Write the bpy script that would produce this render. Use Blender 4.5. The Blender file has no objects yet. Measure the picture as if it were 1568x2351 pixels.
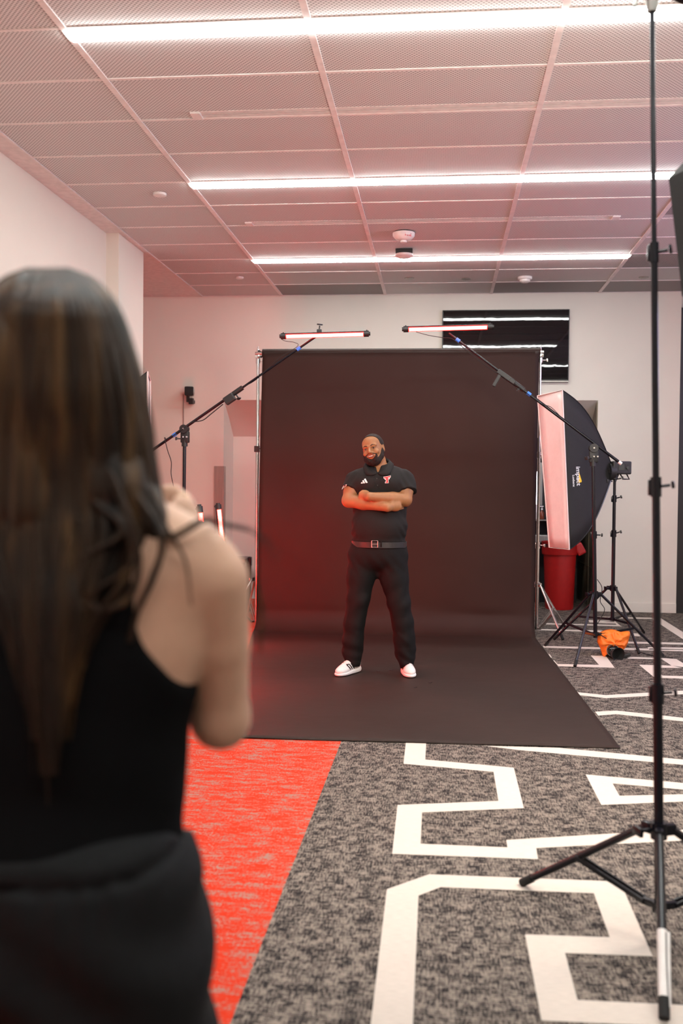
import bpy, bmesh, math, random
import numpy as np
from mathutils import Vector, Matrix, noise as mnoise
from mathutils.bvhtree import BVHTree

# ------------------------------------------------------------------ camera, light, exposure
FPX, YAW, PITCH, ROLL, EYE = 2250.0, 0.10016, -0.0236, 0.010, 1.374
CEIL = EYE + 2.266
BACK = 11.45
_cy, _sy = math.cos(YAW), math.sin(YAW)
_f = Vector((-_sy*math.cos(PITCH), _cy*math.cos(PITCH), math.sin(PITCH)))
_r0 = Vector((_cy, _sy, 0)); _u0 = _r0.cross(_f)
_r = _r0*math.cos(ROLL) + _u0*math.sin(ROLL)
_u = _u0*math.cos(ROLL) - _r0*math.sin(ROLL)
CAMLOC = Vector((0, 0, EYE))
scene = bpy.context.scene
COL = scene.collection
cd = bpy.data.cameras.new('camera'); cam = bpy.data.objects.new('camera', cd); COL.objects.link(cam)
M = Matrix.Identity(4)
for i, v in enumerate((_r, _u, -_f)):
    for j in range(3): M[j][i] = v[j]
M.translation = CAMLOC
cam.matrix_world = M
cd.sensor_fit = 'AUTO'; cd.sensor_width = 36.0; cd.lens = FPX/2351*36.0
cd.clip_start = 0.02; cd.clip_end = 60
cd.dof.use_dof = True; cd.dof.focus_distance = 7.2; cd.dof.aperture_fstop = 2.4
scene.camera = cam
scene.view_settings.view_transform = 'Standard'
scene.view_settings.look = 'None'
scene.view_settings.gamma = 1.0
scene.view_settings.use_curve_mapping = False
scene.view_settings.exposure = 0.74
w = bpy.data.worlds.new('world'); scene.world = w; w.use_nodes = True
w.node_tree.nodes['Background'].inputs[0].default_value = (0.6, 0.62, 0.7, 1)
w.node_tree.nodes['Background'].inputs[1].default_value = 0.05
STRIP = 30
def area_light(name, loc, target, sx, sy, power, color):
    l = bpy.data.lights.new(name, 'AREA'); l.shape = 'RECTANGLE'; l.size = sx; l.size_y = sy
    l.energy = power; l.color = color
    o = bpy.data.objects.new(name, l); COL.objects.link(o)
    o.location = loc
    o.rotation_euler = (Vector(target)-Vector(loc)).to_track_quat('-Z', 'Y').to_euler()
    return o
# violet area light added out of view at right, tinting the left wall
area_light('violet_side_light', (4.36, 7.2, 2.7), (-3, 7.2, 3.2), 1.6, 1.0, 42, (0.62, 0.56, 1.0))
# front key light held in the softbox at the right of the camera
area_light('key_softbox_light', (1.15, 3.46, 2.16), (-0.45, 6.6, 0.6), 0.5, 0.5, 36, (1.0, 0.86, 0.72))

def ray(u, v):
    return (_f + _r*((u-784)/FPX) + _u*((1175.5-v)/FPX))
def at(u, v, Y):
    d = ray(u, v); return CAMLOC + d*(Y/d.y)
def atz(u, v, z):
    d = ray(u, v); return CAMLOC + d*((z-EYE)/d.z)
def fl(u, v, z=0.0): return atz(u, v, z)
def pix(p):
    d = Vector(p)-CAMLOC; k = d.dot(_f)
    return 784+FPX*d.dot(_r)/k, 1175.5-FPX*d.dot(_u)/k

# ------------------------------------------------------------------ materials
def lin(c):
    return tuple(((x/255)/12.92 if x/255 <= .04045 else ((x/255+.055)/1.055)**2.4) for x in c)
def mat(name, col, rough=.6, metal=0, spec=.5, noise=0, nscale=20, bump=0, bscale=60, emit=None, es=0, stretch=None, col2=None):
    m = bpy.data.materials.new(name); m.use_nodes = True
    nt = m.node_tree; b = nt.nodes['Principled BSDF']
    b.inputs['Roughness'].default_value = rough; b.inputs['Metallic'].default_value = metal
    b.inputs['Specular IOR Level'].default_value = spec
    c = (*col, 1)
    tc = nt.nodes.new('ShaderNodeTexCoord'); mp = nt.nodes.new('ShaderNodeMapping')
    nt.links.new(tc.outputs['Object'], mp.inputs[0])
    if stretch: mp.inputs['Scale'].default_value = stretch
    nz = nt.nodes.new('ShaderNodeTexNoise'); nz.inputs['Scale'].default_value = nscale; nz.inputs['Detail'].default_value = 4
    nt.links.new(mp.outputs[0], nz.inputs['Vector'])
    mx = nt.nodes.new('ShaderNodeMix'); mx.data_type = 'RGBA'
    k = noise if noise else .06
    mx.inputs[6].default_value = tuple(x*(1-k) for x in col)+(1,) if not col2 else c
    mx.inputs[7].default_value = tuple(min(1, x*(1+k)) for x in col)+(1,) if not col2 else (*col2, 1)
    rp = nt.nodes.new('ShaderNodeMapRange'); rp.inputs[1].default_value = .35; rp.inputs[2].default_value = .65
    nt.links.new(nz.outputs['Fac'], rp.inputs[0]); nt.links.new(rp.outputs[0], mx.inputs[0])
    nt.links.new(mx.outputs[2], b.inputs['Base Color'])
    if bump:
        n2 = nt.nodes.new('ShaderNodeTexNoise'); n2.inputs['Scale'].default_value = bscale; n2.inputs['Detail'].default_value = 5
        nt.links.new(mp.outputs[0], n2.inputs['Vector'])
        bp = nt.nodes.new('ShaderNodeBump'); bp.inputs['Strength'].default_value = 1; bp.inputs['Distance'].default_value = bump
        nt.links.new(n2.outputs['Fac'], bp.inputs['Height']); nt.links.new(bp.outputs[0], b.inputs['Normal'])
    if emit:
        b.inputs['Emission Color'].default_value = (*emit, 1); b.inputs['Emission Strength'].default_value = es
    return m
def math_node(nt, op, a, b=None, c=None):
    n = nt.nodes.new('ShaderNodeMath'); n.operation = op
    for i, x in enumerate((a, b, c)):
        if x is None: continue
        if isinstance(x, (int, float)): n.inputs[i].default_value = x
        else: nt.links.new(x, n.inputs[i])
    return n.outputs[0]
def tile_mat(name, light, dark):
    m = mat(name, light, .7); nt = m.node_tree; b = nt.nodes['Principled BSDF']
    tc = nt.nodes.new('ShaderNodeTexCoord'); sp = nt.nodes.new('ShaderNodeSeparateXYZ')
    nt.links.new(tc.outputs['Object'], sp.inputs[0])
    sx = math_node(nt, 'SINE', math_node(nt, 'MULTIPLY', sp.outputs[0], 2*math.pi/.024))
    sy = math_node(nt, 'SINE', math_node(nt, 'MULTIPLY', sp.outputs[1], 2*math.pi/.028))
    pr = math_node(nt, 'MULTIPLY', sx, sy)
    rp = nt.nodes.new('ShaderNodeMapRange'); rp.inputs[1].default_value = -.1; rp.inputs[2].default_value = .45
    nt.links.new(pr, rp.inputs[0])
    mx = nt.nodes.new('ShaderNodeMix'); mx.data_type = 'RGBA'
    mx.inputs[6].default_value = (*light, 1); mx.inputs[7].default_value = (*dark, 1)
    nt.links.new(rp.outputs[0], mx.inputs[0]); nt.links.new(mx.outputs[2], b.inputs['Base Color'])
    return m
def carpet_mat(name, dark, mid, light, bias=0.0, sc=((26, 210, 1), (190, 24, 1), (16, 18, 1)), wt=(.36, .33, .22)):
    m = mat(name, dark, .95, spec=.1); nt = m.node_tree; b = nt.nodes['Principled BSDF']
    tc = nt.nodes.new('ShaderNodeTexCoord')
    def nz(sc, scale=1.0, det=3, rough=.6):
        mp = nt.nodes.new('ShaderNodeMapping'); mp.inputs['Scale'].default_value = sc
        nt.links.new(tc.outputs['Object'], mp.inputs[0])
        n = nt.nodes.new('ShaderNodeTexNoise'); n.inputs['Scale'].default_value = scale
        n.inputs['Detail'].default_value = det; n.inputs['Roughness'].default_value = rough
        nt.links.new(mp.outputs[0], n.inputs['Vector']); return n.outputs['Fac']
    a = nz(sc[0], 1, 3); c = nz(sc[1], 1, 3); d = nz(sc[2], 1, 3); e = nz((160, 420, 1), 1, 2)
    s = math_node(nt, 'ADD', math_node(nt, 'MULTIPLY', a, wt[0]), math_node(nt, 'MULTIPLY', c, wt[1]))
    s = math_node(nt, 'ADD', s, math_node(nt, 'MULTIPLY', d, wt[2]))
    s = math_node(nt, 'ADD', s, math_node(nt, 'MULTIPLY', e, .24))
    s = math_node(nt, 'ADD', s, bias)
    cr = nt.nodes.new('ShaderNodeValToRGB'); cr.color_ramp.elements[0].position = .545; cr.color_ramp.elements[0].color = (*dark, 1)
    cr.color_ramp.elements[1].position = .61; cr.color_ramp.elements[1].color = (*light, 1)
    el = cr.color_ramp.elements.new(.565); el.color = (*mid, 1)
    nt.links.new(s, cr.inputs[0]); nt.links.new(cr.outputs[0], b.inputs['Base Color'])
    bp = nt.nodes.new('ShaderNodeBump'); bp.inputs['Distance'].default_value = .002
    nt.links.new(s, bp.inputs['Height']); nt.links.new(bp.outputs[0], b.inputs['Normal'])
    return m
MT = {}
MT['wall'] = mat('painted_wall', (.76, .71, .635), .85, noise=.015, nscale=2, bump=.0004, bscale=180)
MT['plaster'] = mat('painted_plaster', (.66, .62, .585), .85, noise=.02, nscale=3)
MT['tile'] = tile_mat('perforated_ceiling_tile', (.72, .71, .70), (.33, .32, .315))
MT['tile_dark'] = tile_mat('return_air_tile', (.42, .40, .39), (.06, .06, .06))
MT['grid'] = mat('ceiling_grid_paint', (.80, .74, .72), .6)
MT['void'] = mat('dark_gap', (.04, .04, .04), .9)
MT['carpet'] = carpet_mat('charcoal_carpet', (.020, .0175, .018), (.052, .045, .043), (.27, .225, .19))
MT['carpet_red'] = carpet_mat('red_carpet', (.56, .036, .012), (.50, .06, .03), (.33, .20, .165), -.022, ((20, 200, 1), (120, 50, 1), (7, 24, 1)), (.35, .26, .30))
MT['carpet_white'] = mat('cream_carpet', (.70, .62, .55), .95, spec=.1, noise=.06, nscale=1, stretch=(30, 300, 1), bump=.0006, bscale=200)
MT['strip'] = mat('led_strip_light', (1, 1, 1), .5, emit=(.92, .965, .93), es=STRIP)
MT['paper'] = mat('black_backdrop_paper', (.031, .0180, .0145), .6, spec=.16, noise=.10, nscale=1.2, bump=.010, bscale=1.3)
MT['black'] = mat('black_coated_metal', (.005, .005, .009), .25, spec=.4)
MT['black_plastic'] = mat('black_plastic', (.016, .015, .015), .45)
MT['rubber'] = mat('black_rubber', (.01, .01, .01), .8)
MT['chrome'] = mat('chrome', (.75, .73, .72), .16, metal=1)
MT['steel'] = mat('brushed_steel', (.42, .41, .38), .42, metal=.85, noise=.08, stretch=(1, 1, .05), nscale=80)
MT['blue_tape'] = mat('blue_tape', (.05, .22, .80), .6)
MT['red_tube'] = mat('red_tube_glow', (.8, .05, .05), .4, emit=(1, .004, .003), es=9)
MT['tube_core'] = mat('tube_light_core', (.9, .4, .4), .4, emit=(1, .24, .20), es=3.2)
MT['red_tube_bright'] = mat('bright_red_tube_glow', (.8, .05, .05), .4, emit=(1, .003, .002), es=150)
MT['red_tube_soft'] = mat('soft_red_tube_glow', (.8, .05, .05), .4, emit=(1, .003, .002), es=125)
MT['fabric_black'] = mat('black_nylon', (.013, .012, .012), .75, noise=.3, nscale=300, bump=.002, bscale=14)
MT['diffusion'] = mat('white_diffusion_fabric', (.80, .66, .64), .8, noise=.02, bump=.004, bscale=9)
MT['tv'] = mat('dark_screen', (.003, .003, .004), .01, spec=.5, bump=.0016, bscale=.9)
MT['tv_frame'] = mat('screen_frame', (.01, .01, .01), .35)
MT['red_plastic'] = mat('red_plastic', (.42, .008, .008), .45)
MT['orange'] = mat('orange_nylon', (.95, .20, .015), .55, noise=.04, nscale=12, bump=.002, bscale=16)
MT['bronze'] = mat('dark_bronze_panel', (.17, .14, .10), .28, metal=.4, noise=.4, nscale=7, stretch=(1, 1, .15))
MT['white_plastic'] = mat('white_plastic', (.78, .74, .72), .5)
MT['white_print'] = mat('white_print', (.8, .8, .78), .6)
MT['red_print'] = mat('red_print', (.62, .015, .02), .6)
MT['yellow_print'] = mat('yellow_print', (.9, .55, .02), .6)
MT['black_print'] = mat('black_print', (.02, .012, .012), .6)
MT['screen_grey'] = mat('grey_display', (.05, .055, .05), .25)
MT['glass_clear'] = mat('clear_lens', (.75, .75, .75), .1)

# ------------------------------------------------------------------ mesh helpers
class MB:
    def __init__(s): s.v = []; s.f = []; s.m = []
    def add(s, vs, fs, mi=0):
        o = len(s.v); s.v += [tuple(v) for v in vs]; s.f += [tuple(i+o for i in f) for f in fs]; s.m += [mi]*len(fs)
    def box(s, c, size, rot=None, bevel=0, mi=0):
        bm = bmesh.new(); bmesh.ops.create_cube(bm, size=1)
        for v in bm.verts: v.co = Vector((v.co.x*size[0], v.co.y*size[1], v.co.z*size[2]))
        if bevel: bmesh.ops.bevel(bm, geom=list(bm.edges), offset=bevel, segments=2, affect='EDGES', profile=.6)
        R = rot if rot is not None else Matrix.Identity(3)
        bm.verts.index_update()
        s.add([Vector(c)+R@v.co for v in bm.verts], [[v.index for v in f.verts] for f in bm.faces], mi); bm.free()
    def quad(s, a, b, c, d, mi=0): s.add([a, b, c, d], [(0, 1, 2, 3)], mi)
    def tube(s, pts, r, n=10, mi=0, cap=True, flat=1.0):
        pts = [Vector(p) for p in pts]
        rs = r if isinstance(r, (list, tuple)) else [r]*len(pts)
        vs = []; t0 = (pts[1]-pts[0]).normalized()
        ref = Vector((0, 0, 1)) if abs(t0.z) < .9 else Vector((1, 0, 0))
        nrm = t0.cross(ref).normalized()
        for i, p in enumerate(pts):
            t = (pts[min(i+1, len(pts)-1)]-pts[max(i-1, 0)]).normalized()
            nrm = (nrm - t*nrm.dot(t)).normalized(); b = t.cross(nrm)
            for k in range(n):
                a = 2*math.pi*k/n
                vs.append(p+(nrm*math.cos(a)+b*math.sin(a)*flat)*rs[i])
        fs = [(i*n+k, i*n+(k+1) % n, (i+1)*n+(k+1) % n, (i+1)*n+k) for i in range(len(pts)-1) for k in range(n)]
        if cap: fs += [tuple(range(n-1, -1, -1)), tuple((len(pts)-1)*n+k for k in range(n))]
        s.add(vs, fs, mi)
    def cyl(s, a, b, r, r2=None, n=20, mi=0): s.tube([a, b], [r, r if r2 is None else r2], n, mi)
    def lathe(s, c, prof, n=28, axis=Vector((0, 0, 1)), mi=0):
        q = axis.to_track_quat('Z', 'Y').to_matrix(); vs = []
        for (rr, z) in prof:
            for k in range(n):
                a = 2*math.pi*k/n; vs.append(Vector(c)+q@Vector((rr*math.cos(a), rr*math.sin(a), z)))
        fs = [(i*n+k, i*n+(k+1) % n, (i+1)*n+(k+1) % n, (i+1)*n+k) for i in range(len(prof)-1) for k in range(n)]
        fs += [tuple(range(n-1, -1, -1)), tuple((len(prof)-1)*n+k for k in range(n))]
        s.add(vs, fs, mi)
    def prism(s, poly, n, d, mi=0):
        """polygon (3-D points) thickened by d along n"""
        k = len(poly); n = Vector(n)
        vs = [Vector(p) for p in poly]+[Vector(p)+n*d for p in poly]
        s.add(vs, [tuple(range(k)), tuple(range(2*k-1, k-1, -1))]+[(i, k+i, k+(i+1) % k, (i+1) % k) for i in range(k)], mi)
    def build(s, name, mats, parent=None, smooth=False, loc=None, recalc=True):
        o0 = Vector(loc) if loc is not None else (Vector(parent['_o']) if parent is not None and '_o' in parent else Vector((0, 0, 0)))
        me = bpy.data.meshes.new(name)
        me.from_pydata([Vector(v)-o0 for v in s.v], [], s.f)
        if recalc:
            bm = bmesh.new(); bm.from_mesh(me); bmesh.ops.recalc_face_normals(bm, faces=bm.faces); bm.to_mesh(me); bm.free()
        for m in (mats if isinstance(mats, (list, tuple)) else [mats]): me.materials.append(m)
        for i, p in enumerate(me.polygons):
            p.material_index = s.m[i] if i < len(s.m) else 0
            p.use_smooth = bool(smooth)
        if smooth and smooth != 'all':
            me.set_sharp_from_angle(angle=math.radians(40))
        o = bpy.data.objects.new(name, me); COL.objects.link(o)
        if parent is not None: o.parent = parent; o['_o'] = tuple(o0)
        elif loc is not None: o.location = loc; o['_o'] = tuple(o0)
        return o
def tag(o, label=None, cat=None, group=None, kind=None):
    if label: o['label'] = label
    if cat: o['category'] = cat
    if group: o['group'] = group
    if kind: o['kind'] = kind
    return o
def thing(name, loc, label, cat, group=None):
    o = bpy.data.objects.new(name, None); COL.objects.link(o); o.location = loc
    o.empty_display_size = .1; o['_o'] = tuple(loc)
    return tag(o, label, cat, group)
def struct(o): o['kind'] = 'structure'; return o
def lerp(a, b, t): return Vector(a)*(1-t)+Vector(b)*t
def bez(pts, n=24):
    """Catmull-Rom through the points"""
    P = [Vector(p) for p in pts]; P = [P[0]*2-P[1]]+P+[P[-1]*2-P[-2]]; out = []
    for i in range(1, len(P)-2):
        for k in range(n):
            t = k/n
            out.append(.5*((2*P[i])+(P[i+1]-P[i-1])*t+(2*P[i-1]-5*P[i]+4*P[i+1]-P[i+2])*t*t+(3*P[i]-P[i-1]-3*P[i+1]+P[i+2])*t**3))
    out.append(P[-2]); return out
def text_mesh(txt, size, origin, right, up, thick=.0006, bold=False, sx=1.0):
    cu = bpy.data.curves.new('t', 'FONT'); cu.body = txt; cu.size = size; cu.extrude = 0; cu.align_x = 'CENTER'; cu.align_y = 'CENTER'
    if bold: cu.offset = size*.018
    to = bpy.data.objects.new('t', cu); COL.objects.link(to)
    dg = bpy.context.evaluated_depsgraph_get(); me = to.evaluated_get(dg).to_mesh()
    vs = [Vector(origin)+Vector(right)*v.co.x*sx+Vector(up)*v.co.y for v in me.vertices]
    fs = [tuple(p.vertices) for p in me.polygons]
    to.to_mesh_clear() if hasattr(to, 'to_mesh_clear') else None
    bpy.data.objects.remove(to); bpy.data.curves.remove(cu)
    return vs, fs

# ------------------------------------------------------------------ the room
XL, XR, YR = -3.0, 4.4, -3.2
NX0, NX1, NTOP = at(514, 915, BACK).x, at(1373, 919, BACK).x, at(1373, 919, BACK).z
XEND = at(1559, 1000, BACK).x
ND = 12.0
# floor
m = MB()
XB = at(783, 1703, 5.3).x
XRED = fl(783, 1703).x
Z = 0.0
m.quad((XRED, YR, Z), (XR, YR, Z), (XR, 13.2, Z), (XRED, 13.2, Z), 0)
m.quad((-6, YR, Z), (XRED, YR, Z), (XRED, 13.2, Z), (-6, 13.2, Z), 1)
def F(zx, zy, s, ox, oy): return fl(ox+zx/s, oy+zy/s, .0012)
def stripe(poly, s, ox, oy):
    P = [F(a, b, s, ox, oy) for a, b in poly]; m.add(P, [tuple(range(len(P)))], 2)
A = (2.0417, 800, 1680)
for poly in (
    [(270, 40), (365, 40), (360, 130), (258, 150)], [(360, 130), (775, 168), (680, 188), (258, 150)],
    [(775, 168), (822, 358), (703, 324), (680, 188)], [(822, 358), (345, 378), (230, 343), (703, 324)],
    [(230, 343), (345, 378), (338, 525), (205, 572)], [(338, 525), (745, 542), (888, 597), (205, 572)],
    [(740, 507), (1270, 475), (1568, 459), (2400, 410), (2400, 470), (1568, 510), (880, 545), (888, 597), (745, 542)],
    [(1112, 200), (1238, 242), (1270, 300), (1185, 343)], [(1112, 200), (1568, 240), (2300, 300), (2300, 322), (1568, 271), (1238, 242)],
    [(1185, 343), (1270, 300), (1568, 293), (2300, 268), (2300, 300), (1568, 327)],
    [(640, 66), (985, 75), (1568, 130), (2300, 205), (2300, 235), (1568, 155), (800, 86)],
    [(180, 738), (328, 768), (302, 1370), (290, 1600), (80, 1600), (105, 1370)], [(180, 738), (378, 668), (432, 728), (328, 768)],
    [(378, 668), (1210, 700), (1150, 757), (432, 728)], [(1210, 700), (1290, 742), (1425, 1052), (1225, 963), (1150, 757)],
    [(1425, 1052), (1015, 1037), (828, 950), (1225, 963)], [(828, 950), (1015, 1037), (1073, 1257), (905, 1353)],
    [(1073, 1257), (1568, 1281), (2000, 1300), (2000, 1400), (1568, 1385), (905, 1353)]):
    stripe(poly, *A)
B_ = (4.5057, 1220, 1380)
for poly in (
    [(40, 288), (640, 302), (640, 318), (40, 300)], [(640, 302), (900, 312), (900, 326), (640, 318)],
    [(1050, 333), (1100, 335), (1130, 365), (1060, 362)],
    [(95, 224), (300, 232), (880, 246), (940, 262), (110, 240)], [(590, 200), (600, 195), (860, 205), (640, 222), (600, 220)],
    [(540, 158), (1260, 172), (1262, 186), (560, 172)], [(640, 212), (860, 218), (880, 232), (660, 226)], [(860, 205), (930, 262), (880, 246), (860, 218)],
    [(1240, 172), (1340, 178), (1568, 320), (1568, 395), (1250, 186)],
    [(118, 464), (800, 480), (1568, 500), (1568, 520), (800, 500), (130, 482)],
    [(990, 418), (1800, 436), (1800, 456), (1000, 438)], [(1200, 476), (1800, 484), (1800, 508), (1220, 500)],
    [(175, 548), (190, 550), (214, 586), (196, 584)], [(225, 612), (236, 614), (268, 650), (700, 660), (612, 562), (770, 568), (862, 690), (280, 674)],
    [(980, 574), (1370, 590), (1500, 600), (1700, 720), (1700, 700), (1568, 692), (1350, 690), (1350, 664), (1450, 668), (1350, 602), (1000, 596)],
    [(1112, 658), (1350, 664), (1350, 690), (1280, 690), (1310, 745), (1360, 770), (1700, 782), (1700, 808), (1300, 792), (1262, 782)],
    [(474, 942), (770, 972), (1568, 926), (2000, 900), (2000, 940), (1568, 964), (770, 1004), (500, 974)],
    [(660, 1144), (880, 1132), (1568, 1206), (2000, 1250), (2000, 1290), (1568, 1245), (880, 1170), (690, 1184)]):
    stripe(poly, *B_)
floor = struct(tag(m.build('floor', [MT['carpet'], MT['carpet_red'], MT['carpet_white']], recalc=False), 'grey woven carpet with cream angular lines and a red area at left'))
# ceiling : plaster border, perforated tiles between raised grid bars
m = MB()
XA, Y0, TW, TD = -1.883, 4.742, 1.219, .6096
XE = -2.835; YE = Y0+11*TD
m.quad((-6, YR, CEIL+.03), (XR, YR, CEIL+.03), (XR, 13.2, CEIL+.03), (-6, 13.2, CEIL+.03), 3)
m.box(((-6+XE)/2-.0, 5, CEIL+.01), (XE+6, 17, .02), mi=2)
m.box(((XE+XR)/2, (YE+.02+13.2)/2, CEIL+.012), (XR-XE, 13.2-YE-.02, .02), mi=2)
rows = range(-13, 11)
xs = [XE]+[XA+TW*i for i in range(0, 6)]
DARK = {(10, 1), (10, 3), (10, 4), (8, 4), (5, 4)}
for r in rows:
    for c in range(len(xs)-1):
        x0, x1 = xs[c]+.012, min(xs[c+1], XR)-.012; y0, y1 = Y0+TD*r+.008, Y0+TD*(r+1)-.008
        if x1 <= x0: continue
        nr = (r+52) % 4; ledrow = nr == 0 and 1 <= c <= 3
        if ledrow or (r == 0 and c >= 1): y0 = Y0+TD*r+.135
        if nr == 1 and 1 <= c and r < 8: y1 -= .10
        m.box(((x0+x1)/2, (y0+y1)/2, CEIL+.008), (x1-x0, y1-y0, .012), mi=1 if (r, c) in DARK else 0)
for i, x in enumerate(xs): m.box((x, (YR+YE)/2, CEIL-.001), (.034 if i else .02, YE-YR, .012), mi=2)
for r in range(-13, 12): m.box(((XE+XR)/2, Y0+TD*r, CEIL+.003), (XR-XE, .022, .012), mi=2)
for r, x0, x1 in ((2, XA, atz(450, 262, CEIL).x), (6, XA, atz(570, 510, CEIL).x), (6, atz(1408, 508, CEIL).x, XR)):
    m.box(((x0+x1)/2, Y0+TD*r-.06, CEIL+.008), (x1-x0-.02, .09, .012), mi=0)
for k_ in (-6, -2, 10): pass
ceiling = struct(tag(m.build('ceiling', [MT['tile'], MT['tile_dark'], MT['grid'], MT['void']]), 'suspended ceiling of perforated metal tiles in a pale grid'))
# walls
# short tile pieces beside the slot vents
def wall(name, boxes, mm='wall', label=None):
    m = MB()
    for a, b in boxes:
        m.box([(a[i]+b[i])/2 for i in range(3)], [abs(b[i]-a[i]) for i in range(3)])
    o = m.build(name, MT[mm]); struct(o)
    if label: o['label'] = label
    return o
PJ0, PJ1 = atz(255, 535, CEIL).y, atz(330, 580, CEIL).y
wall('wall_left', [((-3.25, YR, 0), (-3.0, PJ1, CEIL)), ((-3.0, PJ0, 0), (-2.885, PJ1, CEIL))], label='white wall at left with a shallow corner pier')
wall('wall_recess', [((-6.2, PJ1, 0), (-6.0, BACK, CEIL)), ((-6.0, PJ1-.2, 0), (-3.25, PJ1, CEIL))])
m = MB()
T = .2
for a, b in (((-6.2, BACK, 0), (NX0, BACK+T, CEIL)), ((NX0, BACK, NTOP), (NX1, BACK+T, CEIL)), ((NX1, BACK, 0), (XEND, BACK+T, CEIL)), ((XEND, BACK+.12, 0), (XR+.2, BACK+T, CEIL)),
             ((NX0-.02, BACK+T, 0), (NX0, ND, NTOP+.1)), ((NX0, ND, 0), (at(900, 1000, ND).x, ND+.1, NTOP+.3))):
    m.box([(a[i]+b[i])/2 for i in range(3)], [abs(b[i]-a[i]) for i in range(3)])
# sloping soffit of the recess, in two facets
z1 = at(536, 959, BACK+.30).z; z2 = at(536, 1002, ND).z
xa, xb = NX0, NX1
m.quad((xa, BACK+.0, NTOP), (xb, BACK+.0, NTOP), (xb, BACK+.30, z1), (xa, BACK+.30, z1))
m.quad((xa, BACK+.30, z1), (xb, BACK+.30, z1), (xb, ND, z2), (xa, ND, z2))
struct(tag(m.build('wall_back', MT['wall'], recalc=False), 'white back wall with a wide recess behind the backdrop'))
wall('wall_right', [((XR, YR, 0), (XR+.2, BACK, CEIL))])
m = MB(); wy, wz = 7.2, 2.7
for s_ in (-1, 1):
    m.box((XR-.01, wy+s_*.86, wz), (.06, .08, 1.28), bevel=.004); m.box((XR-.01, wy, wz+s_*.6), (.06, 1.8, .08), bevel=.004)
struct(tag(m.build('added_window_1', MT['white_plastic']), 'added window frame around the violet light on the right wall'))  # unseen frame, made up to give the violet area light a source
wall('wall_rear', [((-3.2, YR-.2, 0), (XR, YR, CEIL))])
# recess right part: bronze reveal and dark rear
m = MB()
m.box((NX1-.006, (BACK+.02+13.0)/2, NTOP/2), (.012, 13.0-BACK-.02, NTOP))
for k in range(1, 5): m.box((NX1-.014, BACK+.9, NTOP*k/5), (.004, 1.5, .006))
m.box((NX1-.014, BACK+.45, NTOP/2), (.004, .006, NTOP))
struct(tag(m.build('wall_reveal', MT['bronze']), 'dark bronze panelled side of the recess'))
wall('wall_niche', [((at(900, 1000, ND).x, 13.0, 0), (NX1, 13.1, NTOP+.3))], 'void')
m = MB(); z = at(1500, 1385, BACK).z
m.box(((NX1+XEND)/2, BACK-.006, z/2), (XEND-NX1, .012, z), bevel=.002)
struct(m.build('baseboard_back', MT['wall']))
m = MB(); m.box((-3+.006, (YR+PJ0)/2, .05), (.012, PJ0-YR, .1)); struct(m.build('baseboard_left', MT['plaster']))
# black door frame and door at the right end of the back wall
m = MB(); m.box((XEND+.05, BACK+.06, 1.73), (.10, .12, CEIL-.18)); m.box((XEND+.75, BACK+.06, CEIL-.2), (1.3, .12, .16))
d1 = struct(tag(m.build('door_1', MT['black_plastic'], loc=(XEND+.05, BACK, 0)), 'black door and frame at the right end of the wall'))
m = MB(); m.box((XEND+.75, BACK+.09, 1.68), (1.3, .04, 3.3)); m.build('door_panel', MT['bronze'], d1)
# steel corner guard
ga, gb = at(492, 1070, BACK), at(510, 1070, BACK)
m = MB(); m.box(((ga.x+NX0)/2, BACK-.004, ga.z/2), (NX0-ga.x, .006, ga.z)); m.box((NX0+.004, BACK+.05, ga.z/2), (.006, .1, ga.z))
struct(tag(m.build('trim_1', MT['steel']), 'brushed steel corner guard beside the recess'))

# LED strips
def led(r, c0, c1, label):
    x0, x1 = XA+TW*c0, XA+TW*c1; y0 = Y0+TD*r+.012
    t = thing('linear_ceiling_light', ((x0+x1)/2, y0+.055, CEIL), label, 'ceiling light', 'linear ceiling lights')
    m = MB(); m.box(((x0+x1)/2, y0+.056, CEIL+.006), (x1-x0, .124, .02)); m.build('housing', MT['grid'], t)
    m = MB(); m.box(((x0+x1)/2, y0+.056, CEIL-.009), (x1-x0-.01, .098, .016)); m.build('diffuser', MT['strip'], t)
led(0, 0, 5, 'glowing white linear ceiling light nearest the camera, widest of the three')
led(4, 0, 3, 'glowing white linear ceiling light in the middle of the three')
led(8, 0, 3, 'glowing white linear ceiling light nearest the back wall, behind the fire detector')
led(-4, 0, 4, 'glowing white linear ceiling light just over the camera')
led(-8, 0, 4, 'glowing white linear ceiling light at the rear, behind the camera')
# slot diffusers
def slot(r, x0, x1, label):
    y1 = Y0+TD*r-.012; y0 = y1-.098
    t = thing('slot_diffuser', ((x0+x1)/2, (y0+y1)/2, CEIL), label, 'air vent', 'linear air vents in the ceiling')
    m = MB()
    for k in range(4): m.box(((x0+x1)/2, y0+.008+k*.027, CEIL+.002), (x1-x0, .013 if k not in (0, 3) else .02, .005))
    m.box((x0, (y0+y1)/2, CEIL-.002), (.06, y1-y0, .016)); m.box((x1, (y0+y1)/2, CEIL-.002), (.06, y1-y0, .016))
    m.build('frame', MT['grid'], t)
    m = MB(); m.box(((x0+x1)/2, (y0+y1)/2, CEIL+.012), (x1-x0, y1-y0, .006)); m.build('backing', MT['void'], t)
slot(2, atz(450, 262, CEIL).x, XR-.1, 'long slotted air vent between the first and second ceiling lights')
slot(6, atz(570, 510, CEIL).x, atz(1408, 508, CEIL).x, 'slotted air vent between the second and third ceiling lights')
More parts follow.
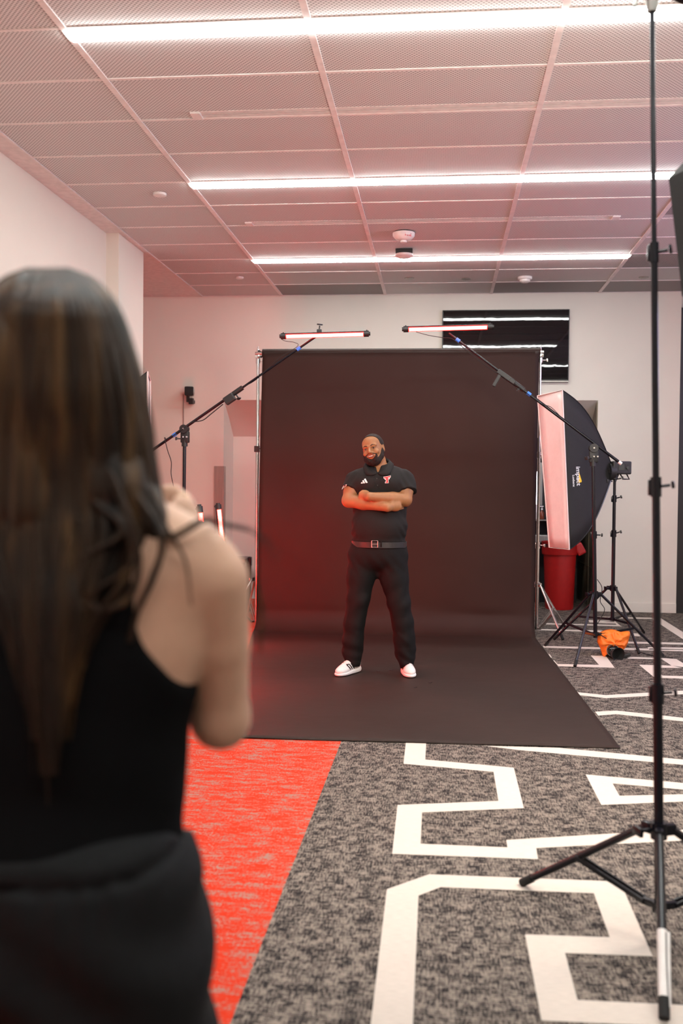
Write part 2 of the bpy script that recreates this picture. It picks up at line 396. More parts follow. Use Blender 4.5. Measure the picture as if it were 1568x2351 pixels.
# ceiling devices
def disc(name, u, v, r, h, label, cat, mm='white_plastic'):
    p = atz(u, v, CEIL); t = MB(); t.lathe((p.x, p.y, CEIL-h), [(r*.75, 0), (r*.95, h*.25), (r, h*.6), (r, h)])
    return tag(t.build(name, MT[mm], smooth=True, loc=(p.x, p.y, CEIL)), label, cat)
disc('ceiling_sensor', 367, 444, .052, .022, 'round white cover on a ceiling tile above the left wall pier', 'sensor')
disc('ceiling_sensor', 550, 636, .045, .02, 'small round white cover left of the rearmost ceiling light', 'sensor')
p = atz(927, 533, CEIL)
t = thing('smoke_detector', (p.x, p.y, CEIL), 'white round fire detector lettered in red on the pink ceiling', 'smoke detector')
m = MB(); m.lathe((p.x, p.y, CEIL-.075), [(.035, 0), (.070, .012), (.096, .040), (.098, .066)]); m.build('body', MT['white_plastic'], t, smooth=True)
m = MB(); m.lathe((p.x, p.y, CEIL-.012), [(.085, -.004), (.085, .012)]); m.build('base', MT['black_plastic'], t)
m = MB(); m.lathe((p.x, p.y, CEIL-.095), [(.010, 0), (.028, .005), (.030, .015), (.022, .024)]); m.build('lens', MT['white_plastic'], t, smooth=True)
m = MB(); vs, fs = text_mesh('FIRE', .034, (p.x+.042, p.y-.078, CEIL-.042), (.9, .42, 0), (0, -.45, .89), bold=True); m.add(vs, fs); m.build('lettering', MT['red_print'], t, recalc=False)
p = atz(928, 571, CEIL)
t = thing('ceiling_speaker', (p.x, p.y, CEIL), 'small hanging device with a dark bracket behind the fire detector', 'sensor')
m = MB(); m.box((p.x, p.y, CEIL-.03), (.16, .07, .05), bevel=.006); m.build('bracket', MT['black_plastic'], t)
m = MB(); m.lathe((p.x, p.y-.01, CEIL-.085), [(.06, 0), (.085, .012), (.085, .03)]); m.build('cover', MT['white_plastic'], t, smooth=True)
p = atz(1205, 636, CEIL)
t = thing('sprinkler_head', (p.x, p.y, CEIL), 'white stepped sprinkler above the wall screen', 'sprinkler')
m = MB(); m.lathe((p.x, p.y, CEIL-.06), [(.035, 0), (.055, .012), (.055, .03), (.075, .035), (.075, .06)]); m.build('body', MT['white_plastic'], t, smooth=True)
for u, v, lab in ((940, 639, 'thin recessed ceiling slot, left one of the pair over the backdrop'), (1070, 640, 'thin recessed ceiling slot, right one of the pair over the backdrop'), (1478, 637, 'thin recessed ceiling slot beside the tall black stand pole')):
    p = atz(u, v, CEIL); m = MB(); m.lathe((p.x, p.y, CEIL-.006), [(.05, 0), (.055, .008)]); m.lathe((p.x, p.y, CEIL-.009), [(.03, 0), (.034, .004)])
    tag(m.build('recessed_cap', MT['steel'], loc=(p.x, p.y, CEIL)), lab, 'sprinkler cap')

# ------------------------------------------------------------------ backdrop
PY = 9.45
pl, pr = at(604, 1000, PY).x, at(1236, 1000, PY).x
rollz = at(920, 810, PY).z; rr = .042
# the paper: hangs off the roll, sweeps onto the floor and runs forward
def paper_edge(side):
    pts = []
    ztop = rollz+.008
    us = {0: [(605, 840), (600, 1150), (592, 1430)], 1: [(1237, 840), (1233, 1150), (1225, 1430)]}[side]
    nv = 40
    for i in range(nv+1):
        t = i/nv; z = ztop*(1-t)+.22*t
        uv = us[0] if side == 0 else us[1]
        xt = at(us[0][0], us[0][1], PY).x; xb = at(us[2][0], us[2][1], PY).x
        pts.append(Vector((xt+(xb-xt)*t**.65, PY-rr, z)))
    xb = pts[-1].x
    R = .22
    for i in range(1, 15):
        a = math.pi/2*i/14; pts.append(Vector((xb, PY-rr-R*(1-math.cos(a)), .22-R*math.sin(a)+.004)))
    e = fl(1425, 1718, .004) if side else fl(505, 1693, .004)
    s0 = pts[-1]
    for i in range(1, 60):
        t = i/59; pts.append(lerp(s0, e, t))
    return pts
L, Rr = paper_edge(0), paper_edge(1)
nx = 60; vs = []; random.seed(4)
for i, (a, b) in enumerate(zip(L, Rr)):
    for k in range(nx+1):
        p = lerp(a, b, k/nx)
        n = mnoise.noise(Vector((p.x*1.3+7, p.z*1.1+p.y*.7, 3.1)))*.016+mnoise.noise(Vector((p.x*3.1+2, p.z*2.3+p.y*1.7, 9.1)))*.005
        if i <= 40: p = p+Vector((0, n*min(1, i/6), 0))
        elif i > 56: p = p+Vector((0, 0, abs(n)*.35))
        vs.append(p)
fs = [(i*(nx+1)+k, i*(nx+1)+k+1, (i+1)*(nx+1)+k+1, (i+1)*(nx+1)+k) for i in range(len(L)-1) for k in range(nx)]
t = thing('backdrop', ((L[0].x+Rr[0].x)/2, PY, 0), 'black seamless paper backdrop hanging from a roll and sweeping onto the carpet', 'backdrop')
m = MB(); m.add(vs, fs); paper = m.build('paper_sheet', MT['paper'], t, smooth='all', recalc=False)
so = paper.modifiers.new('thick', 'SOLIDIFY'); so.thickness = .0015; so.offset = 0
m = MB(); m.cyl((L[0].x-.01, PY, rollz), (Rr[0].x+.01, PY, rollz), rr, n=32); m.build('paper_roll', MT['paper'], t, smooth=True)
# specks of dirt on the floor paper
for (u, v, lab) in ((868, 1541, 'dark speck on the backdrop floor between the shoes, left one'), (897, 1538, 'dark speck on the backdrop floor between the shoes, right one'), (987, 1567, 'dark speck on the backdrop floor right of the standing man'), (952, 1578, 'faint dark speck in front of the right shoe')):
    p = fl(u, v, .009); m = MB(); m.box(p, (.014, .02, .002), Matrix.Rotation(u, 3, 'Z'), bevel=.0009); m.box(p+Vector((.012, .012, 0)), (.008, .009, .002), Matrix.Rotation(v, 3, 'Z'), bevel=.0009)
    tag(m.build('paper_scrap', MT['black_print'], loc=p), lab, 'debris')
m = MB(); ca, cb = at(586, 803, PY), at(1248, 809, PY)
m.cyl((ca.x, PY, rollz), (cb.x, PY, rollz), .015, n=20)
tag(m.build('crossbar', MT['chrome'], loc=(ca.x, PY, rollz), smooth=True), 'chrome crossbar through the paper roll of the backdrop', 'crossbar')

def foot_leg(parent, top, foot, r, mm, foot_mm='rubber', tip=True, inner=None):
    m = MB(); m.tube([top, foot], r, 10); lg = m.build('leg', MT[mm], parent, smooth=True)
    d = (Vector(foot)-Vector(top)).normalized()
    m = MB(); m.tube([Vector(foot)-d*.05, Vector(foot)+d*.004], r*1.18, 10); m.build('rubber_foot', MT[foot_mm], lg, smooth=True)
    return lg
def knob(m, p, d, s=1.0):
    d = Vector(d).normalized(); p = Vector(p)
    m.cyl(p, p+d*.035*s, .006*s, n=10); m.box(p+d*.045*s, (.012*s, .045*s, .028*s), d.to_track_quat('X', 'Z').to_matrix(), bevel=.004*s)
def clampjoint(parent, p, axis, r, mm, kd, h=.06, s=1.0, name='clamp'):
    m = MB(); a = Vector(axis).normalized(); p = Vector(p)
    m.cyl(p-a*h/2, p+a*h/2, r, n=18); knob(m, p+Vector(kd).normalized()*r*.8, kd, s)
    m.box(p-Vector(kd).normalized()*r*.9, (.02*s, .02*s, h*.8), bevel=.003)
    return m.build(name, MT[mm], parent, smooth=True)
def tripod(name, label, cat, pole, feet, collar_t, hub_t, rp, rl, mm, clamps=(), group=None, brace_t=.55, knobdir=(1, -.2, 0), pole_taper=None, kn=1.0):
    """pole: bottom and top points; collar_t and hub_t are heights on the pole"""
    a, b = Vector(pole[0]), Vector(pole[1]); ax = (b-a).normalized()
    t = thing(name, (a.x, a.y, 0), label, cat, group)
    def onp(z): return a+ax*((z-a.z)/ax.z)
    segs = [a.z]+[c for c in clamps]+[b.z]
    rs = pole_taper or [rp*(1-.13*i) for i in range(len(segs)-1)]
    for i in range(len(segs)-1):
        m = MB(); m.cyl(onp(segs[i]), onp(segs[i+1]), rs[i], n=20); m.build('pole', MT[mm], t, smooth=True)
    for i, c in enumerate(clamps):
        clampjoint(t, onp(c), ax, rs[i]*1.35, mm, knobdir, s=kn)
    ct, hb = onp(collar_t), onp(hub_t)
    m = MB(); m.cyl(ct-ax*.025, ct+ax*.025, rp*1.6, n=18)
    for f in feet:
        d = Vector((f[0]-ct.x, f[1]-ct.y, 0)).normalized(); m.box(ct+d*rp*2, (.05, .022, .035), d.to_track_quat('X', 'Z').to_matrix(), bevel=.004)
    knob(m, ct+Vector((-rp*1.5, 0, 0)), (-1, -.4, 0)); m.build('collar', MT[mm], t, smooth=True)
    m = MB(); m.cyl(hb-ax*.015, hb+ax*.015, rp*1.5, n=18)
    for f in feet:
        d = Vector((f[0]-ct.x, f[1]-ct.y, 0)).normalized(); m.box(hb+d*rp*2, (.05, .02, .022), d.to_track_quat('X', 'Z').to_matrix(), bevel=.004)
    m.build('hub', MT[mm], t, smooth=True)
    for f in feet:
        d = Vector((f[0]-ct.x, f[1]-ct.y, 0)).normalized(); s = Vector((-d.y, d.x, 0))
        top = ct+d*(rp*2+.015); ft = Vector((f[0], f[1], rl))
        foot_leg(t, top, ft, rl, mm)
        mid = lerp(top, ft, brace_t); h0 = hb+d*(rp*2+.02)
        m = MB()
        for q in (-1, 1): m.box((mid+h0)/2+s*q*rl*.9, ((mid-h0).length, .005, .016), (mid-h0).to_track_quat('X', 'Z').to_matrix(), bevel=.0015)
        m.build('brace', MT[mm], t)
    return t, onp

# chrome backdrop stands
SY = PY+.05
for side, (ut, ub, feetuv, lab) in enumerate((
        (593, 588, [(560, 1465), (628, 1440), (640, 1475)], 'chrome stand holding the left end of the backdrop roll'),
        (1241, 1232, [(1292, 1469), (1196, 1440), (1200, 1462)], 'chrome stand holding the right end of the backdrop roll'))):
    top = at(ut, 795, SY); bot = at(ub, 1437, SY); base = Vector((bot.x, SY+.02, .03))
    base = Vector((bot.x, SY, .05))
    fe = [fl(*q) for q in feetuv]
    if side: fe = [fl(1292, 1470), Vector((base.x-.25, SY+.42, 0)), Vector((base.x-.12, SY+.48, 0))]; fe[1] = fl(1296, 1440); fe[2] = Vector((base.x-.3, SY+.45, 0))
    else: fe = [Vector((base.x-.30, SY-.25, 0)), Vector((base.x-.2, SY+.45, 0)), Vector((base.x+.3, SY+.32, 0))]
    z1, z2 = at(1240, 1252, SY).z, at(1240, 1045, SY).z
    st, onp = tripod('backdrop_stand', lab, 'backdrop stand', (base, (top.x, SY, rollz+.045)), fe, at(1236, 1342, SY).z, .06, .0165, .011, 'chrome',
                     clamps=(z1, z2) if side else (at(590, 1030, SY).z,), group='chrome backdrop stands', knobdir=(1, -.3, 0))
    m = MB(); hx = at(ut, 800, SY).x
    m.tube(bez([(hx, SY-.02, rollz), (hx, SY-.03, rollz+.05), (hx+.004, SY-.02, rollz+.07)], 6), .005); m.cyl((hx, SY, rollz-.09), (hx, SY, rollz-.05), .022, n=16)
    m.box((hx, SY-.025, rollz-.02), (.05, .06, .05), bevel=.01)
    knob(m, (hx+.02, SY, rollz-.07), (1, -.2, 0)); m.build('top_hook', MT['chrome'], st, smooth=True)
    if side == 0:
        m = MB(); q = at(590, 1031, SY); m.box(q, (.05, .05, .06), bevel=.005); m.build('clamp_band', MT['black_plastic'], st)
m = MB(); q = at(603, 811, SY-.02)
m.box(q, (.10, .03, .02), Matrix.Rotation(.5, 3, 'Y'), bevel=.004); m.box(q+Vector((.02, -.01, -.02)), (.09, .02, .018), Matrix.Rotation(-.5, 3, 'Y'), bevel=.004); m.cyl(q+Vector((.04, -.01, -.02)), q+Vector((.09, -.01, -.025)), .006)
tag(m.build('spring_clamp', MT['black_plastic'], loc=q), 'small black spring clamp at the left end of the paper roll', 'clamp')

# ------------------------------------------------------------------ red tube lights
def tube_light(a, b, r, label, capdir_len=.055, cap='black_plastic', mm='red_tube'):
    a, b = Vector(a), Vector(b); d = (b-a).normalized(); c = (a+b)/2
    t = thing('tube_light', c, label, 'tube light', 'red tube lights')
    m = MB(); m.tube([a+d*capdir_len, b-d*capdir_len], r, 20); m.build('tube', MT[mm], t, smooth=True)
    fr = Vector((0, -1, -.45)) if abs(d.z) < .5 else Vector((.55, -1, 0))
    fr = (fr-d*fr.dot(d)).normalized(); sd = d.cross(fr); m = MB(); vs = []
    for e in (a+d*(capdir_len+.004), b-d*(capdir_len+.004)):
        for k in range(9):
            th = math.radians(-38+9.5*k); vs.append(e+(fr*math.cos(th)+sd*math.sin(th))*r*1.03)
    m.add(vs, [(k, k+1, 10+k, 9+k) for k in range(8)]); m.build('light_core', MT['tube_core'], t, smooth='all', recalc=False)
    back = Vector((0, .15, 1)) if abs(d.z) < .5 else Vector((-1, -.15, 0)).normalized()
    m = MB(); 
    bk = (back-d*back.dot(d)).normalized(); sb_ = d.cross(bk); vs = []
    for rr_ in (r*1.04, r*1.16):
        for e in (a+d*capdir_len*.9, b-d*capdir_len*.9):
            for k in range(13):
                th = math.radians(-66+11*k); vs.append(e+(bk*math.cos(th)+sb_*math.sin(th))*rr_)
    m.add(vs, [(k, k+1, 14+k, 13+k) for k in range(12)]+[(26+k, 39+k, 40+k, 27+k) for k in range(12)]+[(0, 13, 39, 26), (12, 38, 51, 25)]); m.build('housing', MT['black_plastic'], t, smooth=True)
    for p, s in ((a, 1), (b, -1)):
        m = MB(); m.tube([p+d*s*.012, p+d*s*capdir_len], r*1.22, 20); m.tube([p, p+d*s*.015], r*.8, 16); m.cyl(p+d*s*.03, p+d*s*.03+back*r*1.5, .006)
        m.build('end_cap', MT[cap], t, smooth=True)
    return t
def boom(label, Yb, tip, tail, pivot, tapes, stand_pole, feet, collar, hub, clamps, r1=.0125, group='boom light stands', gripuv=None, boxuv=None, kd=(1, -.2, 0), rp=.017):
    """boom arm on a stand; image positions give world points at depth Yb"""
    base, top = stand_pole
    st, onp = tripod('boom_stand', label, 'light stand', (base, top), feet, collar, hub, rp, .0115, 'black', clamps=clamps, group=group, knobdir=kd)
    pv = Vector(pivot)
    m = MB(); m.cyl(pv+Vector((0, -.045, 0)), pv+Vector((0, .03, 0)), .036, n=24); m.box(pv+Vector((.004, 0, -.07)), (.075, .05, .10), bevel=.012)
    m.cyl(pv+Vector((0, 0, -.15)), pv+Vector((0, 0, -.10)), .026, n=20)
    knob(m, pv+Vector((-.02, -.03, -.085)), (-1, -.5, 0)); m.build('pivot_head', MT['black_plastic'], st, smooth=True)
    for q in ((0, 0), (0, -.07), (.03, -.07)):
        m = MB(); m.cyl(pv+Vector((q[0], -.052, q[1])), pv+Vector((q[0], -.02, q[1])), .007, n=10); m.build('bolt', MT['chrome'], st, smooth=True)
    tp, tl = Vector(tip), Vector(tail); d = (tp-tl).normalized()
    up = Vector((0, 0, .03))
    m = MB(); gp = lerp(tl, tp, gripuv); m.tube([tl, gp], r1, 14); m.build('boom_arm', MT['black'], st, smooth=True)
    m = MB(); m.tube([gp, tp], r1*.75, 14); m.build('boom_arm', MT['black'], st, smooth=True)
    m = MB(); m.tube([gp-d*.09, gp+d*.07], r1*1.7, 14); knob(m, gp+Vector((0, 0, -.02)), (.6, -.2, -.8)); m.build('boom_grip', MT['black_plastic'], st, smooth=True)
    for tt, mm in tapes:
        q = lerp(tl, tp, tt); m = MB(); m.tube([q-d*.018, q+d*.018], r1*1.25, 14); m.build('tape_band', MT[mm], st, smooth=True)['label'] = 'blue tape band'
    return st, d
# right boom
YB = 8.15
fe = [fl(1252, 1484), fl(1320, 1532), fl(1522, 1508)]
cx = sum(p.x for p in fe)/3; cy = sum(p.y for p in fe)/3
YB = cy
piv = at(1362, 1029, YB); tail = at(1420, 1060, YB); tip = at(1030, 765, YB)
basep = at(1367, 1464, YB)
MT['pink_tape'] = MT['blue_tape']
ln = (tip-tail).length
st, dR = boom('black boom stand at the right, in front of the strip softbox', YB, tip, tail, piv, (((at(1216, 902, YB)-tail).length/ln, 'blue_tape'), ((at(1052, 780, YB)-tail).length/ln, 'pink_tape')),
         (basep, (piv.x, YB, piv.z-.10)), fe, at(1367, 1364, YB).z, basep.z+.03, (at(1366, 1228, YB).z,), gripuv=(at(1185, 878, YB)-tail).length/ln)
m = MB(); m.tube([tail, tail+(tail-tip).normalized()*.03], .0145, 14); m.build('end_plug', MT['white_plastic'], st, smooth=True)
m = MB(); q = at(1160, 868, YB); m.box(q+Vector((0, -.03, .01)), (.16, .05, .04), Matrix.Rotation(.62, 3, 'Y'), bevel=.006); m.box(q+Vector((-.07, -.03, -.02)), (.03, .04, .12), Matrix.Rotation(.5, 3, 'Y'), bevel=.006)
m.box(q+Vector((.055, -.035, -.03)), (.05, .05, .035), Matrix.Rotation(.62, 3, 'Y'), bevel=.004); m.build('cable_clamp', MT['black_plastic'], st)
tube_light(at(923, 756, YB-.05), at(1134, 750, YB-.05), .0215, 'red tube light on the right boom, crossing the wall screen')
m = MB(); m.tube(bez([at(955, 762, YB-.05), at(985, 770, YB-.05), at(1015, 775, YB-.04), at(1040, 779, YB-.02), at(1075, 808, YB-.02), at(1120, 843, YB-.02), at(1190, 888, YB-.03), at(1240, 925, YB-.03), at(1265, 935, YB-.02), at(1290, 960, YB-.02)], 8), .0028, 6)
tag(m.build('power_cable', MT['rubber'], loc=at(1120, 843, YB-.02)), 'thin dark cable running along the right boom arm', 'cable')
m = MB(); m.tube(bez([at(1371, 1330, YB+.05), at(1382, 1350, YB+.05), at(1378, 1380, YB+.1), at(1388, 1400, YB+.1), at(1376, 1425, YB+.1), at(1366, 1445, YB+.05), at(1400, 1470, YB+.0), fl(1440, 1483, .006), fl(1470, 1497, .006), fl(1500, 1505, .006), fl(1545, 1510, .006)], 8), .0035, 6)
tag(m.build('power_cable', MT['rubber'], loc=at(1371, 1330, YB+.05)), 'loose black cable hanging by the right tripods and lying on the carpet', 'cable')
# left boom
YL = 8.3
pivL = at(424, 985, YL); tipL = at(735, 766, YL); tailL = at(300, 1068, YL); ln = (tipL-tailL).length
baseL = Vector((at(420, 1300, YL).x, YL, .14))
feL = [baseL+Vector((.5*math.cos(a), .5*math.sin(a), -.14)) for a in (.5, 2.6, 4.7)]
st, dL = boom('black boom stand at the left, behind the photographing woman', YL, tipL, tailL, pivL, (((at(401, 998, YL)-tailL).length/ln, 'blue_tape'), ((at(684, 798, YL)-tailL).length/ln, 'pink_tape')),
         (baseL, (pivL.x, YL, pivL.z-.10)), feL, .62, .17, (1.0,), gripuv=(at(543, 902, YL)-tailL).length/ln)
m = MB(); q = at(527, 916, YL-.04); m.box(q, (.095, .06, .07), Matrix.Rotation(-.6, 3, 'Y'), bevel=.01); m.build('battery_box', MT['black_plastic'], st)
m = MB(); q = at(733, 760, YL-.02); m.box(q, (.04, .03, .03), bevel=.005); knob(m, q+Vector((0, 0, .01)), (.1, -.1, 1), 1); m.build('tube_holder', MT['black_plastic'], st)
tube_light(at(642, 772, YL-.06), at(850, 766, YL-.06), .0215, 'red tube light on the left boom, above the backdrop roll')
m = MB(); m.tube(bez([at(645, 778, YL-.05), at(655, 783, YL-.05), at(675, 786, YL-.04), at(683, 795, YL-.03), at(640, 823, YL-.03), at(590, 870, YL-.02), at(560, 888, YL-.02)], 8), .0025, 6)
tag(m.build('power_cable', MT['rubber'], loc=at(683, 795, YL)), 'thin dark cable looping from the left tube light along its boom', 'cable')
m = MB(); m.tube(bez([at(512, 928, YL-.03), at(485, 950, YL-.03), at(465, 965, YL-.03), at(440, 970, YL-.02), at(420, 985, YL-.05), at(395, 1002, YL-.03)], 8), .0045, 6)
m.tube(bez([at(381, 1008, YL-.02), at(378, 1006, YL-.03), at(385, 1035, YL-.03), at(393, 1060, YL-.03), at(393, 1090, YL-.03), at(400, 1125, YL-.03), at(402, 1160, YL-.03)], 8), .0035, 6)
tag(m.build('power_cable', MT['rubber'], loc=at(440, 970, YL)), 'black cable hanging below the left boom arm', 'cable')
# vertical tubes standing left of the backdrop
Yt = 7.25
for (u, v, Yt, mm, lab) in ((500, 1155, 8.1, 'red_tube_bright', 'upright red tube light left of the backdrop, the taller one nearer the backdrop'), (457, 1158, 6.3, 'red_tube_soft', 'upright red tube light left of the backdrop, the one further left')):
    a = at(u, v, Yt); zb = .05
    b = Vector((a.x+.13, Yt, zb))
    tl_t = tube_light(b, a, .022 if Yt > 7 else .018, lab, mm=mm)
    m = MB(); m.lathe((b.x, b.y, 0), [(.085, 0), (.085, .012), (.03, .022), (.026, .062)]); m.build('floor_base', MT['black_plastic'], tl_t, smooth=True)

# ------------------------------------------------------------------ strip softboxes
def softbox(name, label, corners, apex, group, logo=True):
    """corners: front panel top-far, top-near, bottom-near, bottom-far; apex: ring centre"""
    C = [Vector(c) for c in corners]; A = Vector(apex); cen = sum(C, Vector())/4
    t = thing(name, A, label, 'softbox', group)
    nrm = (cen-A).normalized()
    def curve(c, k):  # rods bowing outwards
        out = []
        for i in range(15):
            s = i/14; base = lerp(A, c, s)
            radial = (c-A) - nrm*((c-A).dot(nrm)); bow = math.sin(math.pi*s)*.17
            out.append(base+radial.normalized()*bow*radial.length*.95+radial.normalized()*.05*(1-s))
        return out
    rods = [curve(c, 0) for c in C]; vs = []; n = 9
    m = MB()
    for a in range(4):
        b = (a+1) % 4; vs = []
        for i in range(15):
            for k in range(n+1):
                p = lerp(rods[a][i], rods[b][i], k/n)
                sag = math.sin(math.pi*k/n)*math.sin(math.pi*min(1, i/14+.12))*.02
                p = p-((rods[a][i]+rods[b][i])/2-lerp(A, cen, i/14)).normalized()*sag
                vs.append(p)
        m.add(vs, [(i*(n+1)+k, i*(n+1)+k+1, (i+1)*(n+1)+k+1, (i+1)*(n+1)+k) for i in range(14) for k in range(n)])
    sh = m.build('shell', MT['fabric_black'], t, smooth='all', recalc=False)
    so = sh.modifiers.new('thick', 'SOLIDIFY'); so.thickness = .004; so.offset = 0
    m = MB()
    for rd in rods: m.tube(rd, .005, 8)
    m.build('rod', MT['black'], t, smooth=True)
    # front diffusion panel, slightly inset, with a rim
    m = MB(); n = 14; vs = []
    for i in range(n+1):
        for k in range(5):
            p = lerp(lerp(C[0], C[3], i/n), lerp(C[1], C[2], i/n), k/4)
            vs.append(p-nrm*(.006+.010*math.sin(math.pi*i/n)*math.sin(math.pi*k/4)))
    m.add(vs, [(i*5+k, i*5+k+1, (i+1)*5+k+1, (i+1)*5+k) for i in range(n) for k in range(4)])
    fp = m.build('diffusion_panel', MT['diffusion'], t, smooth='all', recalc=False); fp['label'] = 'pink-lit white fabric front'
    so = fp.modifiers.new('thick', 'SOLIDIFY'); so.thickness = .003
    m = MB(); m.tube(C+[C[0]], .006, 8); m.build('rim', MT['diffusion'], t, smooth=True)
    m = MB(); m.cyl(A+nrm*.03, A-nrm*.02, .075, n=28); m.build('speed_ring', MT['black_plastic'], t, smooth=True)
    if logo:
        a = lerp(rods[1][11], rods[2][11], .5); e1 = (C[2]-C[1]).normalized(); e2 = (C[1]-rods[1][9]); e2 = (e2-e1*e2.dot(e1)).normalized(); nn = e1.cross(e2)
        if nn.y > 0: nn = -nn
        pos = a+nn*.004; bv = BVHTree.FromPolygons([v.co+Vector(t['_o']) for v in sh.data.vertices], [tuple(p.vertices) for p in sh.data.polygons])
        def stick(vs, off):
            out = []
            for v in vs:
                h = bv.ray_cast(v+nn*.3, -nn)[0]; out.append((h if h else v)+nn*(.0035+off))
            return out
        P0 = at(1327, 1093, A.y-.1); hit = bv.ray_cast(CAMLOC, (P0-CAMLOC).normalized())[0] or pos
        P1 = at(1316, 1096, A.y-.1); hit1 = bv.ray_cast(CAMLOC, (P1-CAMLOC).normalized())[0] or pos
        P2 = at(1329, 1080, A.y-.1); hit2 = bv.ray_cast(CAMLOC, (P2-CAMLOC).normalized())[0] or pos
        m = MB(); e2x = -e2
        tri = [hit2+e1*.075+e2x*(.045), hit2+e1*.060+e2x*(.045), hit2-e1*.02+e2x*(-.005), hit2+e1*.078+e2x*(-.002)]
        tri = [hit+e1*.055+e2x*.030, hit+e1*.045+e2x*.036, hit-e1*.035+e2x*.010, hit+e1*.058-e2x*.004]
        m.add(stick(tri, .0), [(0, 1, 2, 3)]); m.build('logo', MT['yellow_print'], t, recalc=False)
        m = MB(); vs, fs = text_mesh('impact', .062, hit, e1, e2x, bold=True); m.add(stick([Vector(v) for v in vs], .001), fs)
        vs, fs = text_mesh('Luxbanx', .030, hit1+e1*.03, e1, e2x, bold=True); m.add(stick([Vector(v) for v in vs], .001), fs); m.build('lettering', MT['white_print'], t, recalc=False)['label'] = 'white lettering'
    return t, nrm
Ys = 8.75
C = [at(1234, 909, Ys+.16), at(1291, 896, Ys-.16), at(1307, 1262, Ys-.16), at(1261, 1257, Ys+.16)]
ring = at(1404, 1083, Ys+.12)
sb, nr = softbox('strip_softbox', 'tall black strip softbox with a pink-lit front at the right of the backdrop', C, ring, 'strip softboxes')
# strobe head on it
hd = -nr
q = at(1424, 1074, Ys+.12)
t = thing('studio_strobe', q, 'black studio strobe with a display behind the right strip softbox', 'studio light')
X = Vector((hd.x, hd.y, 0)).normalized(); Rm = Matrix((X, Vector((-X.y, X.x, 0)), Vector((0, 0, 1)))).transposed()
m = MB(); m.box(q, (.17, .10, .115), Rm, bevel=.012); m.build('body', MT['black_plastic'], t)
m = MB(); m.cyl(q-X*.07, ring+nr*.0, .05, n=24); m.build('mount', MT['black_plastic'], t, smooth=True)
side = Rm@Vector((0, -1, 0))
if side.y > 0: side = -side
m = MB(); m.box(q+side*.051-X*.01, (.05, .004, .045), Rm); m.build('display', MT['screen_grey'], t)
m = MB(); m.cyl(q+side*.05+X*.045, q+side*.06+X*.045, .013, n=16)
for a in range(4):
    for b in (-1, 1): m.box(q+side*.051+X*(.03+.011*a)+Vector((0, 0, b*.025)), (.006, .004, .006), Rm)
m.build('control', MT['screen_grey'], t)
m = MB(); m.tube([q+X*.0+Vector((0, 0, -.055)), q+X*.03+Vector((0, 0, -.10)), q+X*.085+Vector((0, 0, -.10)), q+X*.06+Vector((0, 0, -.055))], .007, 8); m.build('handle', MT['black_plastic'], t, smooth=True)
# its stand
fe = [fl(1272, 1470), fl(1467, 1502), fl(1478, 1454)]
Yq = sum(p.y for p in fe)/3
Yq = Ys+.1
pb = at(1406, 1425, Yq); pt = at(1411, 1105, Yq)
st, onp = tripod('softbox_stand', 'black tripod stand under the right strip softbox', 'light stand', ((pb.x, Yq, max(pb.z, .05)), pt), fe, at(1405, 1350, Yq).z, at(1400, 1421, Yq).z, .0165, .011, 'black', clamps=(at(1408, 1225, Yq).z, at(1410, 1145, Yq).z), knobdir=(1, -.3, .3))
m = MB(); m.cyl(pt, (q.x-.02, q.y, q.z-.05), .014); m.cyl(pt+Vector((0, 0, .02)), pt+Vector((0, 0, .06)), .026); knob(m, pt+Vector((.02, 0, .02)), (1, -.2, .2), 1.1); knob(m, pt+Vector((-.02, 0, .0)), (-1, -.2, 0), 1.1); m.build('tilt_head', MT['black_plastic'], st, smooth=True)

# left softbox, edge-on behind the woman
Yk = 7.7
ap = at(200, 990, Yk-.05)
C = [at(345, 873, Yk+.28), at(339, 853, Yk-.15), at(338, 1248, Yk-.15), at(345, 1230, Yk+.28)]
softbox('strip_softbox', 'tall black softbox seen edge-on beside the long brown hair', C, at(235, 1050, Yk), 'strip softboxes', logo=False)
pk = at(232, 1075, Yk)
tripod('softbox_stand', 'black tripod stand under the edge-on softbox behind the woman', 'light stand', ((pk.x, Yk, .12), pk), [(pk.x+.30*math.cos(a)+.06, Yk+.36*math.sin(a), 0) for a in (.0, 2.2, 4.1)], .55, .15, .0165, .011, 'black', clamps=(.9,))

# ------------------------------------------------------------------ tall foreground stand
pb = fl(1516, 2165); Yf = pb.y
fe = [fl(1200, 2034), fl(1525, 2346), None]
c = Vector((pb.x, pb.y, 0)); fe[2] = c+Vector((math.cos(.38), math.sin(.38), 0))*(.5*((fe[0]-c).length+(fe[1]-c).length))
b0 = at(1514, 2110, Yf); t0 = at(1497, 12, Yf)
segz = [b0.z]+[at(1510, v, Yf).z for v in (1592, 1118, 580)]+[t0.z]
st, onp = tripod('light_stand', 'tall black light stand in the right foreground, one leg wrapped in white tape', 'light stand', (b0, t0), fe, at(1513, 1906, Yf).z, at(1512, 2080, Yf).z, .0155, .0125, 'black', clamps=tuple(segz[1:-1]), knobdir=(1, -.25, .15), kn=.8, pole_taper=[.0145, .0122, .0102, .0078], brace_t=.52)
